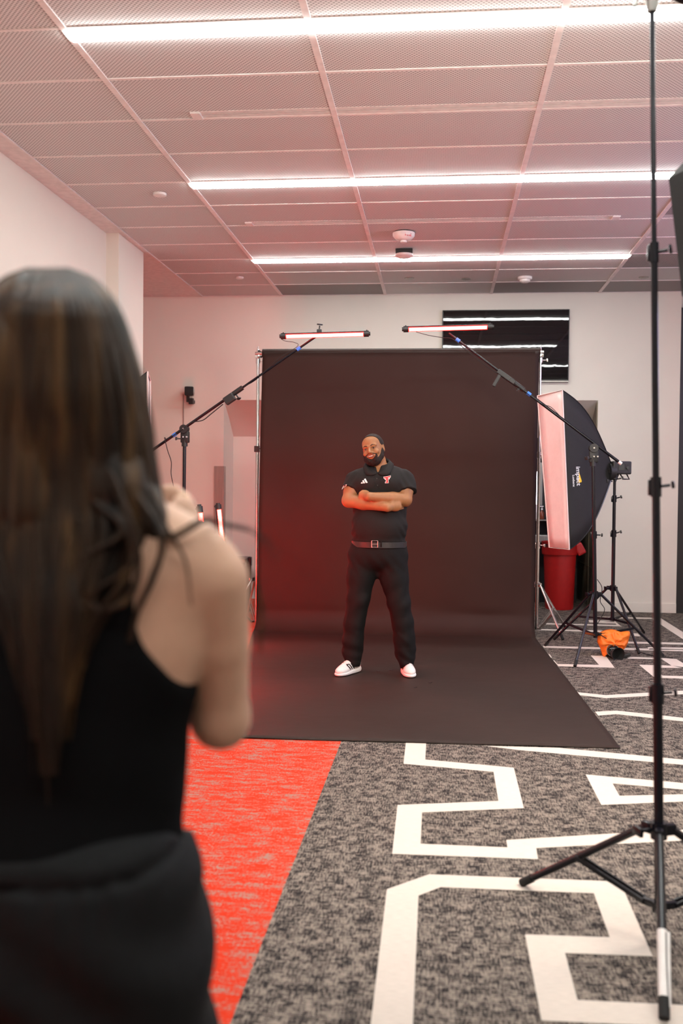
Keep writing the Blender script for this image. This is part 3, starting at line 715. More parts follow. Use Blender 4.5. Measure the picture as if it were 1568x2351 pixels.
# white taped lower part on the front leg
ct = onp(at(1513, 1906, Yf).z); ft = Vector((fe[1].x, fe[1].y, .0125)); d0 = Vector((ft.x-ct.x, ft.y-ct.y, 0)).normalized(); tp_ = ct+d0*.046
k0 = .60
m = MB(); m.tube([lerp(tp_, ft, .56), lerp(tp_, ft, .965)], .0137, 12); m.tube([lerp(tp_, ft, .57)+Vector((.016, 0, 0)), lerp(tp_, ft, .955)+Vector((.012, 0, 0))], .006, 10); m.build('white_sleeve', MT['white_plastic'], st, smooth=True)['label'] = 'white sleeve on the front leg'
m = MB(); m.tube([lerp(tp_, ft, .57)+Vector((.008, -.012, .006)), lerp(tp_, ft, .75)+Vector((.007, -.012, .006)), lerp(tp_, ft, .95)+Vector((.010, -.012, .006))], .0013, 6); m.build('seam', MT['black_plastic'], st)
m = MB(); q = t0
m.cyl(q+Vector((0, 0, -.02)), q+Vector((0, 0, .03)), .014, .024, n=18); m.box(q+Vector((0, 0, .055)), (.05, .05, .07), bevel=.01); m.tube([q+Vector((-.02, 0, .06)), q+Vector((-.045, -.02, .05)), q+Vector((-.055, -.02, -.01))], .007, 8)
m.build('boom_clamp', MT['steel'], st, smooth=True)
e = at(1640, 30, Yf)
m = MB(); m.tube([q+Vector((-.25, .03, .13)), q+Vector((0, .0, .055)), e, at(1720, 48, Yf)], .0125, 14); m.build('boom_arm', MT['black'], st, smooth=True)
# octagonal softbox hanging at the end of that arm, mostly out of frame
oc = Vector((1.255, 3.18, 2.23)); aim = (Vector((-.3, 7.2, 1.3))-oc).normalized()
t = thing('octagonal_softbox', oc, 'black octagonal softbox at the upper right edge of the frame', 'softbox')
q4 = aim.to_track_quat('Z', 'Y').to_matrix(); n8 = 8; R8 = .52
front = [oc+aim*.22+q4@Vector((R8*math.cos(2*math.pi*(k+.5)/8), R8*math.sin(2*math.pi*(k+.5)/8), 0)) for k in range(8)]
# fit so that the left silhouette passes the frame edge as in the photo
m = MB(); rings = []
for s, rr_ in ((0, .10), (.25, .30), (.5, .43), (.75, .49), (1, R8)):
    rings.append([oc-aim*.22*(1-2*s)+q4@Vector((rr_*math.cos(2*math.pi*(k+.5)/8), rr_*math.sin(2*math.pi*(k+.5)/8), 0)) for k in range(8)])
m.add([p for r_ in rings for p in r_], [(i*8+k, i*8+(k+1) % 8, (i+1)*8+(k+1) % 8, (i+1)*8+k) for i in range(4) for k in range(8)])
sh = m.build('shell', MT['fabric_black'], t, recalc=False); so = sh.modifiers.new('th', 'SOLIDIFY'); so.thickness = .005
m = MB(); m.add([oc+(p-oc)*.93-aim*.05 for p in rings[-1]], [tuple(range(8))]); dp = m.build('diffusion_panel', mat('lit_diffusion', (.8, .76, .72), .8, emit=(1, .84, .68), es=4.0), t); so = dp.modifiers.new('th', 'SOLIDIFY'); so.thickness = .002
m = MB(); m.cyl(oc-aim*.20, oc-aim*.235, .115, n=28); m.build('speed_ring', MT['black_plastic'], t, smooth=True)
m = MB(); m.cyl(oc-aim*.22, oc-aim*.42, .055, n=20); m.build('strobe_head', MT['black_plastic'], t, smooth=True)
m = MB(); m.tube([oc-aim*.36, (oc-aim*.36)+Vector((.0, 0, .2)), at(1720, 48, Yf)], .010); m.build('hanger', MT['black'], t, smooth=True)

# ------------------------------------------------------------------ wall things
# screen
ty = BACK-.045
tl_, tr_, bl_, br_ = at(1016, 712, ty), at(1308, 710, ty), at(1016, 877, ty), at(1306, 877, ty)
x0, x1, zt, zb = tl_.x, tr_.x, tl_.z, br_.z
t = thing('wall_television', ((x0+x1)/2, BACK, (zt+zb)/2), 'large black wall screen reflecting the ceiling lights', 'television')
m = MB(); m.box(((x0+x1)/2, ty+.022, (zt+zb)/2), (x1-x0, .042, zt-zb), bevel=.004); m.build('frame', MT['tv_frame'], t)
m = MB(); m.box(((x0+x1)/2, ty-.0015, (zt+zb)/2+.01), (x1-x0-.02, .004, zt-zb-.04)); m.build('screen', MT['tv'], t)
m = MB(); m.box(((x0+x1)/2, ty-.001, zb+.008), (x1-x0-.004, .006, .012)); m.build('trim_bar', MT['steel'], t)
# wall camera
q = at(434, 898, BACK-.16)
t = thing('wall_speaker', (q.x, BACK, q.z), 'small black rounded speaker on a bracket on the white wall', 'speaker')
m = MB(); qr = Vector((.25, -1, -.05)).normalized(); Rr3 = qr.to_track_quat('-Y', 'Z').to_matrix()
m.box(q+Vector((-.0, .05, 0)), (.105, .15, .108), Rr3, bevel=.035); m.build('body', MT['steel'], t, smooth=True)
m = MB(); m.box(q+qr*.03, (.104, .03, .106), Rr3, bevel=.014); m.build('grille', MT['rubber'], t, smooth=True)
m = MB(); m.box(q+Vector((-.02, .03, -.08)), (.035, .03, .09), bevel=.005); m.box(q+Vector((.02, .03, -.115)), (.055, .05, .07), bevel=.006); m.box(q+Vector((.02, .09, -.115)), (.03, .13, .04), bevel=.006); m.build('bracket', MT['black_plastic'], t)
m = MB(); m.tube([at(421, 905, BACK-.008), at(421, 985, BACK-.008), at(420, 1180, BACK-.008)], .0055, 8); m.build('cable', mat('grey_cable', (.28, .23, .2), .6), t, smooth=True)
# ------------------------------------------------------------------ recess contents
kx0, kx1 = at(1205, 1200, 12.1).x, at(1330, 1200, 12.1).x
def bz(v, Y=12.1): return at(1245, v, Y).z
t = thing('dark_cabinet', ((kx0+kx1)/2, 12.6, 0), 'dark shelving unit with pale shelf edges seen between backdrop and softbox', 'cabinet')
m = MB(); m.box(((kx0+kx1)/2, 12.6, bz(940)/2), (kx1-kx0, .7, bz(940))); m.build('body', MT['rubber'], t)
m = MB(); m.box(((kx0+kx1)/2, 12.13, bz(1194)), (kx1-kx0, .22, .012)); m.build('shelf', MT['steel'], t)
m = MB(); m.box(((kx0+kx1)/2, 12.12, bz(1236)), (kx1-kx0, .26, .09), bevel=.01); m.build('worktop', MT['steel'], t)
q = at(1244, 1190, 12.08)
m = MB(); zz = bz(1193)+.006; q.z = zz
m.lathe((q.x, 12.08, zz), [(.025, 0), (.027, .01), (.027, .08), (.012, .10), (.010, .115)]); b = thing('pump_bottle', (q.x, 12.08, zz), 'small amber pump bottle on the dark shelf beside the chrome stand', 'bottle')
m.build('bottle_body', mat('amber', (.20, .05, .025), .25), b, smooth=True)
m = MB(); m.lathe((q.x, 12.08, zz+.112), [(.012, 0), (.012, .02), (.005, .022), (.005, .04)]); m.box((q.x-.005, 12.07, zz+.155), (.045, .014, .012), bevel=.003); m.build('pump', MT['white_plastic'], b)
q = at(1230, 1192, 12.08); m = MB(); m.lathe((q.x, 12.06, zz), [(.018, 0), (.018, .13), (.008, .15), (.008, .19)]); tag(m.build('bottle', MT['white_plastic'], loc=(q.x, 12.06, zz), smooth=True), 'slim pale bottle at the edge of the backdrop', 'bottle')
qa, qb = at(1231, 1083, 12.0), at(1231, 1158, 12.0)
m = MB(); m.box(((qa+qb)/2), (.03, .03, qa.z-qb.z)); tag(m.build('light_strip', mat('niche_light', (1, 1, 1), .5, emit=(.9, .85, 1), es=6), loc=(qa+qb)/2), 'short vertical glowing light strip beside the chrome stand', 'light')
qa, qb = at(1242, 1062, 12.0), at(1242, 1160, 12.0)
m = MB(); m.box(((qa+qb)/2), (.032, .04, qa.z-qb.z), bevel=.004); m.box((qa+qb)/2+Vector((0, -.027, .02)), (.02, .01, .10)); tag(m.build('dispenser', MT['steel'], loc=(qa+qb)/2), 'narrow metal dispenser beside the glowing strip', 'dispenser')
# red bin
YBn = 11.62
pc = at(1283, 1395, YBn); cxb, r0 = at(1285, 1300, YBn).x, (at(1322, 1300, YBn).x-at(1245, 1300, YBn).x)/2
zt = at(1283, 1243, YBn).z
t = thing('waste_bin', (cxb, YBn, 0), 'large red plastic waste bin behind the right chrome stand', 'bin')
m = MB(); m.lathe((cxb, YBn, 0), [(r0*.80, 0), (r0*.84, .02), (r0*.96, zt-.16), (r0*.96, zt-.15), (r0*1.06, zt-.15), (r0*1.08, zt-.13), (r0*1.10, zt-.01), (r0*1.12, zt), (r0*1.02, zt), (r0*1.0, zt-.02)], n=48); m.build('body', MT['red_plastic'], t, smooth=True)
m = MB(); m.box((cxb+r0*1.12, YBn-.05, zt-.08), (.10, .12, .14), Matrix.Rotation(-.5, 3, 'Y'), bevel=.02); m.build('handle', MT['red_plastic'], t)
bq = at(1258, 1252, YBn-r0*1.1); vs, fs = text_mesh('BRUTE', .055, (at(1265, 1250, YBn).x, YBn, zt-.045), (1, 0, 0), (0, 0, 1), bold=True)
m = MB(); m.add([(v.x, YBn-math.sqrt(max(0, (r0*1.105)**2-(v.x-cxb)**2))-.004, v.z) for v in vs], fs); m.build('lettering', MT['black_print'], t, recalc=False)
# black rolling case at the left of the backdrop
Yc = 10.3
c0, c1 = at(520, 1280, Yc), at(582, 1276, Yc)
zt = c0.z
t = thing('equipment_case', ((c0.x+c1.x)/2, Yc, 0), 'black ribbed equipment case standing left of the backdrop', 'case')
m = MB(); m.box(((c0.x+c1.x)/2-.03, Yc, (zt-.03)/2+.02), (c1.x-c0.x-.06, .35, zt-.05), bevel=.02); m.build('body', MT['black_plastic'], t)
m = MB(); m.box(((c0.x+c1.x)/2-.03, Yc, zt-.02), (c1.x-c0.x-.04, .38, .05), bevel=.018); m.build('lid', MT['black'], t, smooth=True)
m = MB(); m.box((c1.x-.03, Yc-.1, zt/2+.02), (.05, .05, zt-.10), bevel=.012); m.box((c1.x-.02, Yc-.1, zt-.03), (.04, .07, .10), bevel=.012); m.build('rail', MT['black'], t)
for s in (-1, 1):
    m = MB(); m.cyl(((c0.x+c1.x)/2+s*.08-.03, Yc-.18, .03), ((c0.x+c1.x)/2+s*.08-.03, Yc-.12, .03), .03, n=18); m.build('wheel', MT['rubber'], t, smooth=True)

# ------------------------------------------------------------------ orange bag with camera on the carpet
YO = fl(1408, 1512).y+.12
def bagpt(u, v, dy=0): return at(u, v, YO+dy)
t = thing('camera_bag', (bagpt(1408, 1500).x, YO, 0), 'crumpled orange nylon bag beside the right tripod with a black lens poking out', 'bag')
out = [(1372, 1455), (1382, 1450), (1393, 1446), (1405, 1445), (1422, 1448), (1445, 1449), (1446, 1455), (1441, 1475), (1436, 1486), (1426, 1497), (1418, 1500), (1400, 1500), (1388, 1505), (1384, 1508), (1379, 1490), (1371, 1474), (1373, 1462)]
cen = bagpt(1408, 1475); P = [bagpt(u, v) for u, v in out]; NP = 64
def resample(P, n):
    Q = P+[P[0]]; L_ = [0]
    for i in range(len(P)): L_.append(L_[-1]+(Q[i+1]-Q[i]).length)
    o = []
    for k in range(n):
        s = L_[-1]*k/n; i = max(j for j in range(len(P)) if L_[j] <= s); o.append(lerp(Q[i], Q[i+1], (s-L_[i])/(L_[i+1]-L_[i])))
    return o
PP = resample(P, NP); vs = []; fs = []; K = 14
for side in (-1, 1):
    for i in range(K+1):
        s = i/K
        for k, p in enumerate(PP):
            q = lerp(cen, p, math.sin(s*math.pi/2)); h = math.cos(s*math.pi/2)**.8*.10
            ang = math.atan2(p.z-cen.z, p.x-cen.x)
            w_ = (abs(mnoise.noise(Vector((q.x*16, q.z*16, side*3.0))))*.055+abs(mnoise.noise(Vector((q.x*34, q.z*34, 5+side))))*.022+.012*math.sin(ang*9+mnoise.noise(Vector((q.x*9, q.z*9, 1)))*5)*(q.z < cen.z))*min(1, (1-s)*4)
            vs.append(Vector((q.x, q.y+side*(h+.004)+(w_ if side < 0 else 0), q.z)))
    o = 0 if side < 0 else (K+1)*NP
    fs += [(o+i*NP+k, o+i*NP+(k+1) % NP, o+(i+1)*NP+(k+1) % NP, o+(i+1)*NP+k) for i in range(K) for k in range(NP)]
m = MB(); m.add(vs, fs); m.build('bag_cloth', MT['orange'], t, smooth='all')
cpos = bagpt(1407, 1507, -.1); cpos.z = .062
t2 = thing('lens', cpos, 'black camera lens with a hood lying on the carpet under the orange bag', 'camera lens')
ax = Vector((-.15, -1, .30)).normalized()
m = MB(); m.lathe(cpos-ax*.02, [(.036, -.09), (.038, -.03), (.048, -.01), (.052, .03), (.046, .03), (.043, 0)], axis=ax); m.build('barrel', MT['black_plastic'], t2, smooth=True)
m = MB(); m.lathe(cpos+ax*.005, [(.040, 0), (.030, .004), (.01, .008)], axis=ax); m.build('front_glass', MT['tv'], t2, smooth=True)
m = MB(); m.lathe(cpos+ax*.02+Vector((.015, -.02, -.022)), [(.044, 0), (.058, .05), (.055, .05), (.041, 0)], axis=(ax+Vector((.5, 0, -.3))).normalized()); m.build('hood', MT['rubber'], t2, smooth=True)
m = MB(); m.box(bagpt(1431, 1506, -.06), (.12, .05, .035), Matrix.Rotation(-.25, 3, 'Y')@Matrix.Rotation(.2, 3, 'Z'), bevel=.012); q = bagpt(1431, 1506, -.06)
tag(m.build('camera_grip', MT['black_plastic'], loc=q), 'flat black camera grip right of the lens on the carpet', 'camera')

# ------------------------------------------------------------------ implicit surfaces for bodies and clothes
class SDF:
    def __init__(s, ax):
        s.ax = [np.array(a, dtype=np.float32) for a in ax]
        s.F = np.full([len(a) for a in s.ax], 1.0, dtype=np.float32)
    def sl(s, lo, hi):
        r = []
        for a, l, h in zip(s.ax, lo, hi):
            i, j = np.searchsorted(a, l), np.searchsorted(a, h)
            r.append(slice(max(0, i-1), min(len(a), j+1)))
        return tuple(r)
    def grid(s, sl):
        return (s.ax[0][sl[0]][:, None, None], s.ax[1][sl[1]][None, :, None], s.ax[2][sl[2]][None, None, :])
    def comb(s, sl, d, k, op):
        f = s.F[sl]
        if f.size == 0: return
        if op == 'add':
            h = np.maximum(k-np.abs(f-d), 0)/max(k, 1e-6); s.F[sl] = np.minimum(f, d)-h*h*k*.25
        elif op == 'sub':
            h = np.maximum(k-np.abs(f+d), 0)/max(k, 1e-6); s.F[sl] = np.maximum(f, -d)+h*h*k*.25
    def ell(s, c, r, R=None, k=.02, op='add', off=0, clip=None):
        c = Vector(c); r = [x+off for x in r]; m = max(r)+k+.02
        e = [m]*3
        if R is None: e = [x+k+.02 for x in r]
        sl = s.sl([c[i]-e[i] for i in range(3)], [c[i]+e[i] for i in range(3)]); X, Y, Z_ = s.grid(sl)
        X = X-c.x; Y = Y-c.y; Z_ = Z_-c.z
        if R is not None:
            q = R.transposed()
            X, Y, Z_ = (q[0][0]*X+q[0][1]*Y+q[0][2]*Z_, q[1][0]*X+q[1][1]*Y+q[1][2]*Z_, q[2][0]*X+q[2][1]*Y+q[2][2]*Z_)
        k0 = np.sqrt((X/r[0])**2+(Y/r[1])**2+(Z_/r[2])**2); k1 = np.sqrt((X/r[0]**2)**2+(Y/r[1]**2)**2+(Z_/r[2]**2)**2)+1e-6
        d = k0*(k0-1)/k1
        if clip is not None: d = np.maximum(d, s.plane(sl, clip))
        s.comb(sl, d.astype(np.float32), k, op)
    def plane(s, sl, pl):
        """pl: list of (point, normal); keeps the side opposite to the normal"""
        X, Y, Z_ = s.grid(sl); o = None
        for p, n in pl:
            n = Vector(n).normalized(); d = (X-p[0])*n.x+(Y-p[1])*n.y+(Z_-p[2])*n.z
            o = d if o is None else np.maximum(o, d)
        return o
    def cap(s, a, b, ra, rb, k=.02, op='add', off=0, clip=None, flat=None):
        a, b = Vector(a), Vector(b); ra += off; rb += off; m = max(ra, rb)+k+.02
        sl = s.sl([min(a[i], b[i])-m for i in range(3)], [max(a[i], b[i])+m for i in range(3)]); X, Y, Z_ = s.grid(sl)
        d = b-a; L2 = d.length_squared+1e-9
        fy = 1.0 if flat is None else 1/flat
        t = np.clip(((X-a.x)*d.x+(Y-a.y)*d.y+(Z_-a.z)*d.z)/L2, 0, 1)
        q = np.sqrt((X-a.x-d.x*t)**2+((Y-a.y-d.y*t)*fy)**2+(Z_-a.z-d.z*t)**2)-(ra+(rb-ra)*t)
        if clip is not None: q = np.maximum(q, s.plane(sl, clip))
        s.comb(sl, q.astype(np.float32), k, op)
    def chain(s, pts, rs, k=.02, **kw):
        for i in range(len(pts)-1): s.cap(pts[i], pts[i+1], rs[i], rs[i+1], k=k, **kw)
    def cut(s, pl):
        sl = (slice(None),)*3; s.F = np.maximum(s.F, s.plane(sl, pl)).astype(np.float32)
    def mesh(s, smooth=1):
        F = s.F; nx, ny, nz = F.shape; S = F < 0
        act = np.zeros((nx-1, ny-1, nz-1), dtype=bool); cnt = np.zeros((nx-1, ny-1, nz-1), dtype=np.uint8)
        for i in (0, 1):
            for j in (0, 1):
                for k in (0, 1): cnt += S[i:nx-1+i, j:ny-1+j, k:nz-1+k]
        act = (cnt > 0) & (cnt < 8)
        I, J, K = np.nonzero(act); n = len(I); idx = np.full(act.shape, -1, dtype=np.int64); idx[I, J, K] = np.arange(n)
        acc = np.zeros((n, 3)); c = np.zeros(n)
        for ax in range(3):
            o = [a for a in range(3) if a != ax]
            for p in (0, 1):
                for q in (0, 1):
                    d0 = [0, 0, 0]; d0[o[0]] = p; d0[o[1]] = q; d1 = list(d0); d1[ax] = 1
                    f0 = F[I+d0[0], J+d0[1], K+d0[2]]; f1 = F[I+d1[0], J+d1[1], K+d1[2]]
                    mk = (f0 < 0) != (f1 < 0); t = np.where(mk, f0/np.where(mk, f0-f1, 1), 0)
                    P0 = np.stack([s.ax[0][I+d0[0]], s.ax[1][J+d0[1]], s.ax[2][K+d0[2]]], 1); P1 = np.stack([s.ax[0][I+d1[0]], s.ax[1][J+d1[1]], s.ax[2][K+d1[2]]], 1)
                    acc += np.where(mk[:, None], P0+(P1-P0)*t[:, None], 0); c += mk
        V = acc/c[:, None]; Q = []
        for ax in range(3):
            o = [a for a in range(3) if a != ax]
            A = [slice(1, -1)]*3; A[ax] = slice(0, -1); B = list(A); B[ax] = slice(1, None)
            s0, s1 = S[tuple(A)], S[tuple(B)]
            E = np.argwhere(s0 != s1); off = [1, 1, 1]; off[ax] = 0; G = E+np.array(off)
            fl_ = s0[tuple(E.T)]
            def cell(da, db):
                H = G.copy(); H[:, o[0]] += da; H[:, o[1]] += db
                return idx[H[:, 0], H[:, 1], H[:, 2]]
            q = np.stack([cell(-1, -1), cell(0, -1), cell(0, 0), cell(-1, 0)], 1)
            if ax == 1: fl_ = ~fl_
            q[~fl_] = q[~fl_][:, ::-1]; Q.append(q)
        Q = np.concatenate(Q); Q = Q[(Q >= 0).all(1)]
        for _ in range(smooth):
            a = np.zeros_like(V); w_ = np.zeros(n)
            for e in range(4):
                i0, i1 = Q[:, e], Q[:, (e+1) % 4]
                for d in range(3): a[:, d] += np.bincount(i0, V[i1, d], n)
                w_ += np.bincount(i0, minlength=n)
            V = np.where(w_[:, None] > 0, V*.4+.6*a/np.maximum(w_, 1)[:, None], V)
        return V, Q
def seg(*s):
    out = []
    for a, b, st in s:
        out += list(np.arange(a, b-st*.3, st))
    return out+[s[-1][1]]
def sdf_obj(name, g, mats, parent, disp=None, smooth=1, keep_bvh=False):
    V, Q = g.mesh(smooth)
    if disp is not None:
        nv = np.zeros_like(V); a, b, c = V[Q[:, 0]], V[Q[:, 1]], V[Q[:, 2]]; fn = np.cross(b-a, c-a)
        for e in range(4):
            for d in range(3): nv[:, d] += np.bincount(Q[:, e], fn[:, d], len(V))
        nv /= np.maximum(np.linalg.norm(nv, axis=1), 1e-9)[:, None]
        V = V+nv*disp(V)[:, None]
    o0 = np.array(parent['_o']); me = bpy.data.meshes.new(name)
    me.vertices.add(len(V)); me.vertices.foreach_set('co', (V-o0).astype(np.float32).ravel())
    me.loops.add(len(Q)*4); me.loops.foreach_set('vertex_index', Q.astype(np.int32).ravel())
    me.polygons.add(len(Q)); me.polygons.foreach_set('loop_start', np.arange(0, len(Q)*4, 4, dtype=np.int32)); me.polygons.foreach_set('loop_total', np.full(len(Q), 4, dtype=np.int32))
    me.polygons.foreach_set('use_smooth', np.ones(len(Q), dtype=bool)); me.update(); me.validate()
    for m in (mats if isinstance(mats, (list, tuple)) else [mats]): me.materials.append(m)
    o = bpy.data.objects.new(name, me); COL.objects.link(o); o.parent = parent; o['_o'] = tuple(o0)
    if keep_bvh: return o, BVHTree.FromPolygons([Vector(v) for v in V.tolist()], Q.tolist())
    return o
def snoise(V, sc, seed):
    rs = np.random.RandomState(seed); out = np.zeros(len(V))
    for _ in range(7):
        k = rs.normal(size=3)*np.array(sc); out += np.sin(V@k+rs.uniform(0, 6.28))
    return out/7
def px(bv, u, v, off=.002, fallbackY=7.1):
    d = (at(u, v, 8)-CAMLOC).normalized(); h, nrm, _, _ = bv.ray_cast(CAMLOC, d)
    if h is None: h = at(u, v, fallbackY)
    return h-d*off
def decal(mb, bv, poly, off, mi=0, sub=1):
    """polygon given as image points, laid on the surface"""
    c = (sum(p[0] for p in poly)/len(poly), sum(p[1] for p in poly)/len(poly))
    P = []
    for i, p in enumerate(poly):
        q = poly[(i+1) % len(poly)]
        for k in range(sub): P.append((p[0]+(q[0]-p[0])*k/sub, p[1]+(q[1]-p[1])*k/sub))
    vs = [px(bv, *p, off) for p in P]; mb.add(vs, [tuple(range(len(vs)))], mi)

# ------------------------------------------------------------------ the standing man
skin_m = mat('warm_brown_skin', (.31, .130, .050), .50, spec=.45, noise=.05, nscale=40)
skin_m.node_tree.nodes['Principled BSDF'].inputs['Subsurface Weight'].default_value = .08
skin_m.node_tree.nodes['Principled BSDF'].inputs['Subsurface Radius'].default_value = (.01, .004, .002)
hair_m = mat('short_black_hair', (.018, .010, .008), .8, spec=.3, noise=.4, nscale=500, bump=.0015, bscale=500)
shirt_m = mat('black_knit', (.013, .0105, .010), .8, spec=.25, noise=.1, nscale=200, bump=.0006, bscale=260)
pants_m = mat('black_twill', (.006, .005, .005), .78, spec=.22, noise=.1, nscale=200, bump=.0006, bscale=160)
MY = 7.25
def P(u, v, dy=0.0): return at(u, v, MY+dy)
base = fl(866, 1546); MAN = thing('person', (base.x, MY, 0), 'smiling bearded person in black polo shirt and trousers standing with crossed arms', 'person')
HC = P(857.5, 1033, -.01)
HR = Matrix.Rotation(math.radians(-13), 3, 'Y')@Matrix.Rotation(math.radians(-4), 3, 'X')@Matrix.Rotation(math.radians(-13), 3, 'Z')
def H(x, y, z): return HC+HR@Vector((x, y, z))
def torso(g, off=0, k=.05):
    g.ell(P(872, 1112), (.190, .118, .135), k=k, off=off)
    g.cap(P(823, 1104), P(923, 1101), .060, .060, k=k, off=off)
    g.cap(P(866, 1086, .02), P(836, 1094, .01), .040, .040, k=.04, off=off); g.cap(P(876, 1082, .02), P(908, 1091, .01), .042, .04, k=.04, off=off)
    g.ell(P(845, 1112, -.045), (.10, .085, .075), k=.04, off=off); g.ell(P(898, 1112, -.045), (.10, .085, .075), k=.04, off=off)
    g.ell(P(872, 1160), (.192, .125, .17), k=k, off=off)
    g.ell(P(871, 1208, -.02), (.196, .140, .15), k=k, off=off)
    g.ell(P(870, 1250), (.192, .122, .10), k=k, off=off)
def hips(g, off=0, k=.05):
    g.ell(P(867, 1274), (.215, .130, .115), k=k, off=off)
legL = [P(838, 1300), P(823, 1375, -.02), P(812, 1458, -.01), P(808, 1495), P(808, 1512)]
legR = [P(897, 1300), P(917, 1385, -.02), P(928, 1456, -.01), P(930, 1492), P(932, 1513)]
bz_ = HC.z
g = SDF((seg((P(778, 1150).x, P(828, 1000).x, .0055), (P(828, 1000).x, P(892, 1000).x, .0026), (P(892, 1000).x, P(962, 1150).x, .0055)),
         seg((MY-.36, MY-.16, .0042), (MY-.16, MY+.12, .0034), (MY+.12, MY+.20, .006)),
         seg((-.01, .9, .011), (.9, P(860, 1090).z, .0048), (P(860, 1090).z, P(860, 985).z, .0026))))
torso(g); hips(g)
for Lg in (legL, legR): g.chain([Lg[0], Lg[1], Lg[2], Lg[4]], [.095, .065, .052, .040], k=.03)
for q in (legL[4], legR[4]): g.cap(q+Vector((0, .015, -.035)), q+Vector((-.04 if q is legL[4] else .005, -.07, -.062)), .030, .024, k=.015)
g.cap(P(873, 1098, .01), P(868, 1058, .015), .068, .058, k=.03)
# arms
Ls, Le, Lw, Lh = P(813, 1105), P(801, 1149, -.075), P(890, 1165, -.195), P(922, 1160, -.12)
Rs, Re, Rw, Rh = P(930, 1104), P(930, 1147, -.085), P(848, 1140, -.205), P(814, 1130, -.03)
g.chain([Ls, lerp(Ls, Le, .5), Le], [.052, .056, .050], k=.02); g.chain([Le, lerp(Le, Lw, .35), Lw], [.050, .047, .030], k=.02)
g.chain([Rs, lerp(Rs, Re, .5), Re], [.054, .058, .050], k=.02); g.chain([Re, lerp(Re, Rw, .35), Rw], [.050, .047, .030], k=.014)
for (w_, h_, ups) in ((Lw, Lh, 1), (Rw, Rh, -1)):
    d = (h_-w_).normalized(); up = Vector((0, 0, 1)); sd = d.cross(up).normalized()
    g.cap(w_, w_+d*.05, .028, .030, k=.015, flat=.7); g.ell(w_+d*.07, (.045, .022, .038), k=.015)
    for f, (ln, zo) in enumerate(((.070, .026), (.078, .009), (.073, -.008), (.058, -.024))):
        p0 = w_+d*.085+up*zo; p1 = p0+d*ln*.5+Vector((0, .012, 0)); p2 = p1+d*ln*.35+Vector((0, .03, 0))
        g.chain([p0, p1, p2], [.0095, .0088, .0075], k=.004)
    g.chain([w_+d*.03+up*.022*ups, w_+d*.06+up*(.048 if ups > 0 else -.034), w_+d*.095+up*(.055 if ups > 0 else -.030)], [.012, .010, .009], k=.006)
# head
g.ell(H(0, .016, .036), (.0745, .094, .083), HR, k=.02)
g.ell(H(0, -.022, -.022), (.0655, .074, .085), HR, k=.03)
g.ell(H(0, -.034, -.080), (.047, .048, .036), HR, k=.03)
g.ell(H(0, -.052, .048), (.056, .040, .045), HR, k=.03)
for s in (-1, 1):
    g.ell(H(s*.031, -.104, .004), (.019, .014, .012), HR, k=.014, op='sub')
    g.cap(H(s*.046, -.084, .024), H(s*.014, -.094, .021), .0085, .0085, k=.014)
    g.ell(H(s*.031, -.083, .003), (.0155, .011, .0115), HR, k=.006)
    g.ell(H(s*.040, -.078, -.026), (.021, .018, .017), HR, k=.018)
    g.ell(H(s*.0135, -.103, -.028), (.0105, .010, .008), HR, k=.006)
    g.ell(H(s*.0735, .012, -.002), (.010, .019, .030), HR@Matrix.Rotation(s*.35, 3, 'Z'), k=.006)
    g.ell(H(s*.084, .006, .002), (.006, .009, .016), HR, k=.004, op='sub')
g.cap(H(0, -.092, .014), H(0, -.114, -.022), .0085, .0125, k=.010)
g.ell(H(0, -.086, -.050), (.038, .018, .022), HR, k=.014)
g.ell(H(0, -.113, -.049), (.036, .014, .0065), HR, k=.004, op='sub')
body, bvb = sdf_obj('body', g, skin_m, MAN, smooth=1, keep_bvh=True)
# teeth, lips, eyes, brows
m = MB(); n = 14
for i in range(n):
    a0, a1 = -1+2*i/n, -1+2*(i+1)/n
    def tp(a, z): return H(a*.032, -.1025+abs(a)**2*.011, -.0455+.003*a*a-.0085*z*(1-a*a)-.001)
    m.quad(tp(a0, 0), tp(a1, 0), tp(a1, 1), tp(a0, 1))
th = m.build('teeth', mat('teeth', (.75, .62, .55), .3), MAN); so = th.modifiers.new('t', 'SOLIDIFY'); so.thickness = .002
lip = mat('lips', (.20, .055, .045), .5)
m = MB(); m.tube(bez([H(-.039, -.0860, -.038), H(-.018, -.1030, -.0440), H(0, -.1062, -.0460), H(.018, -.1030, -.0440), H(.039, -.0860, -.038)], 5), [.001]+[.0024]*19+[.001], 8)
m.tube(bez([H(-.038, -.0860, -.039), H(-.018, -.1010, -.0560), H(0, -.1045, -.0595), H(.018, -.1010, -.0560), H(.038, -.0860, -.039)], 5), [.001]+[.0036]*19+[.001], 8); m.build('lips', lip, MAN, smooth=True)
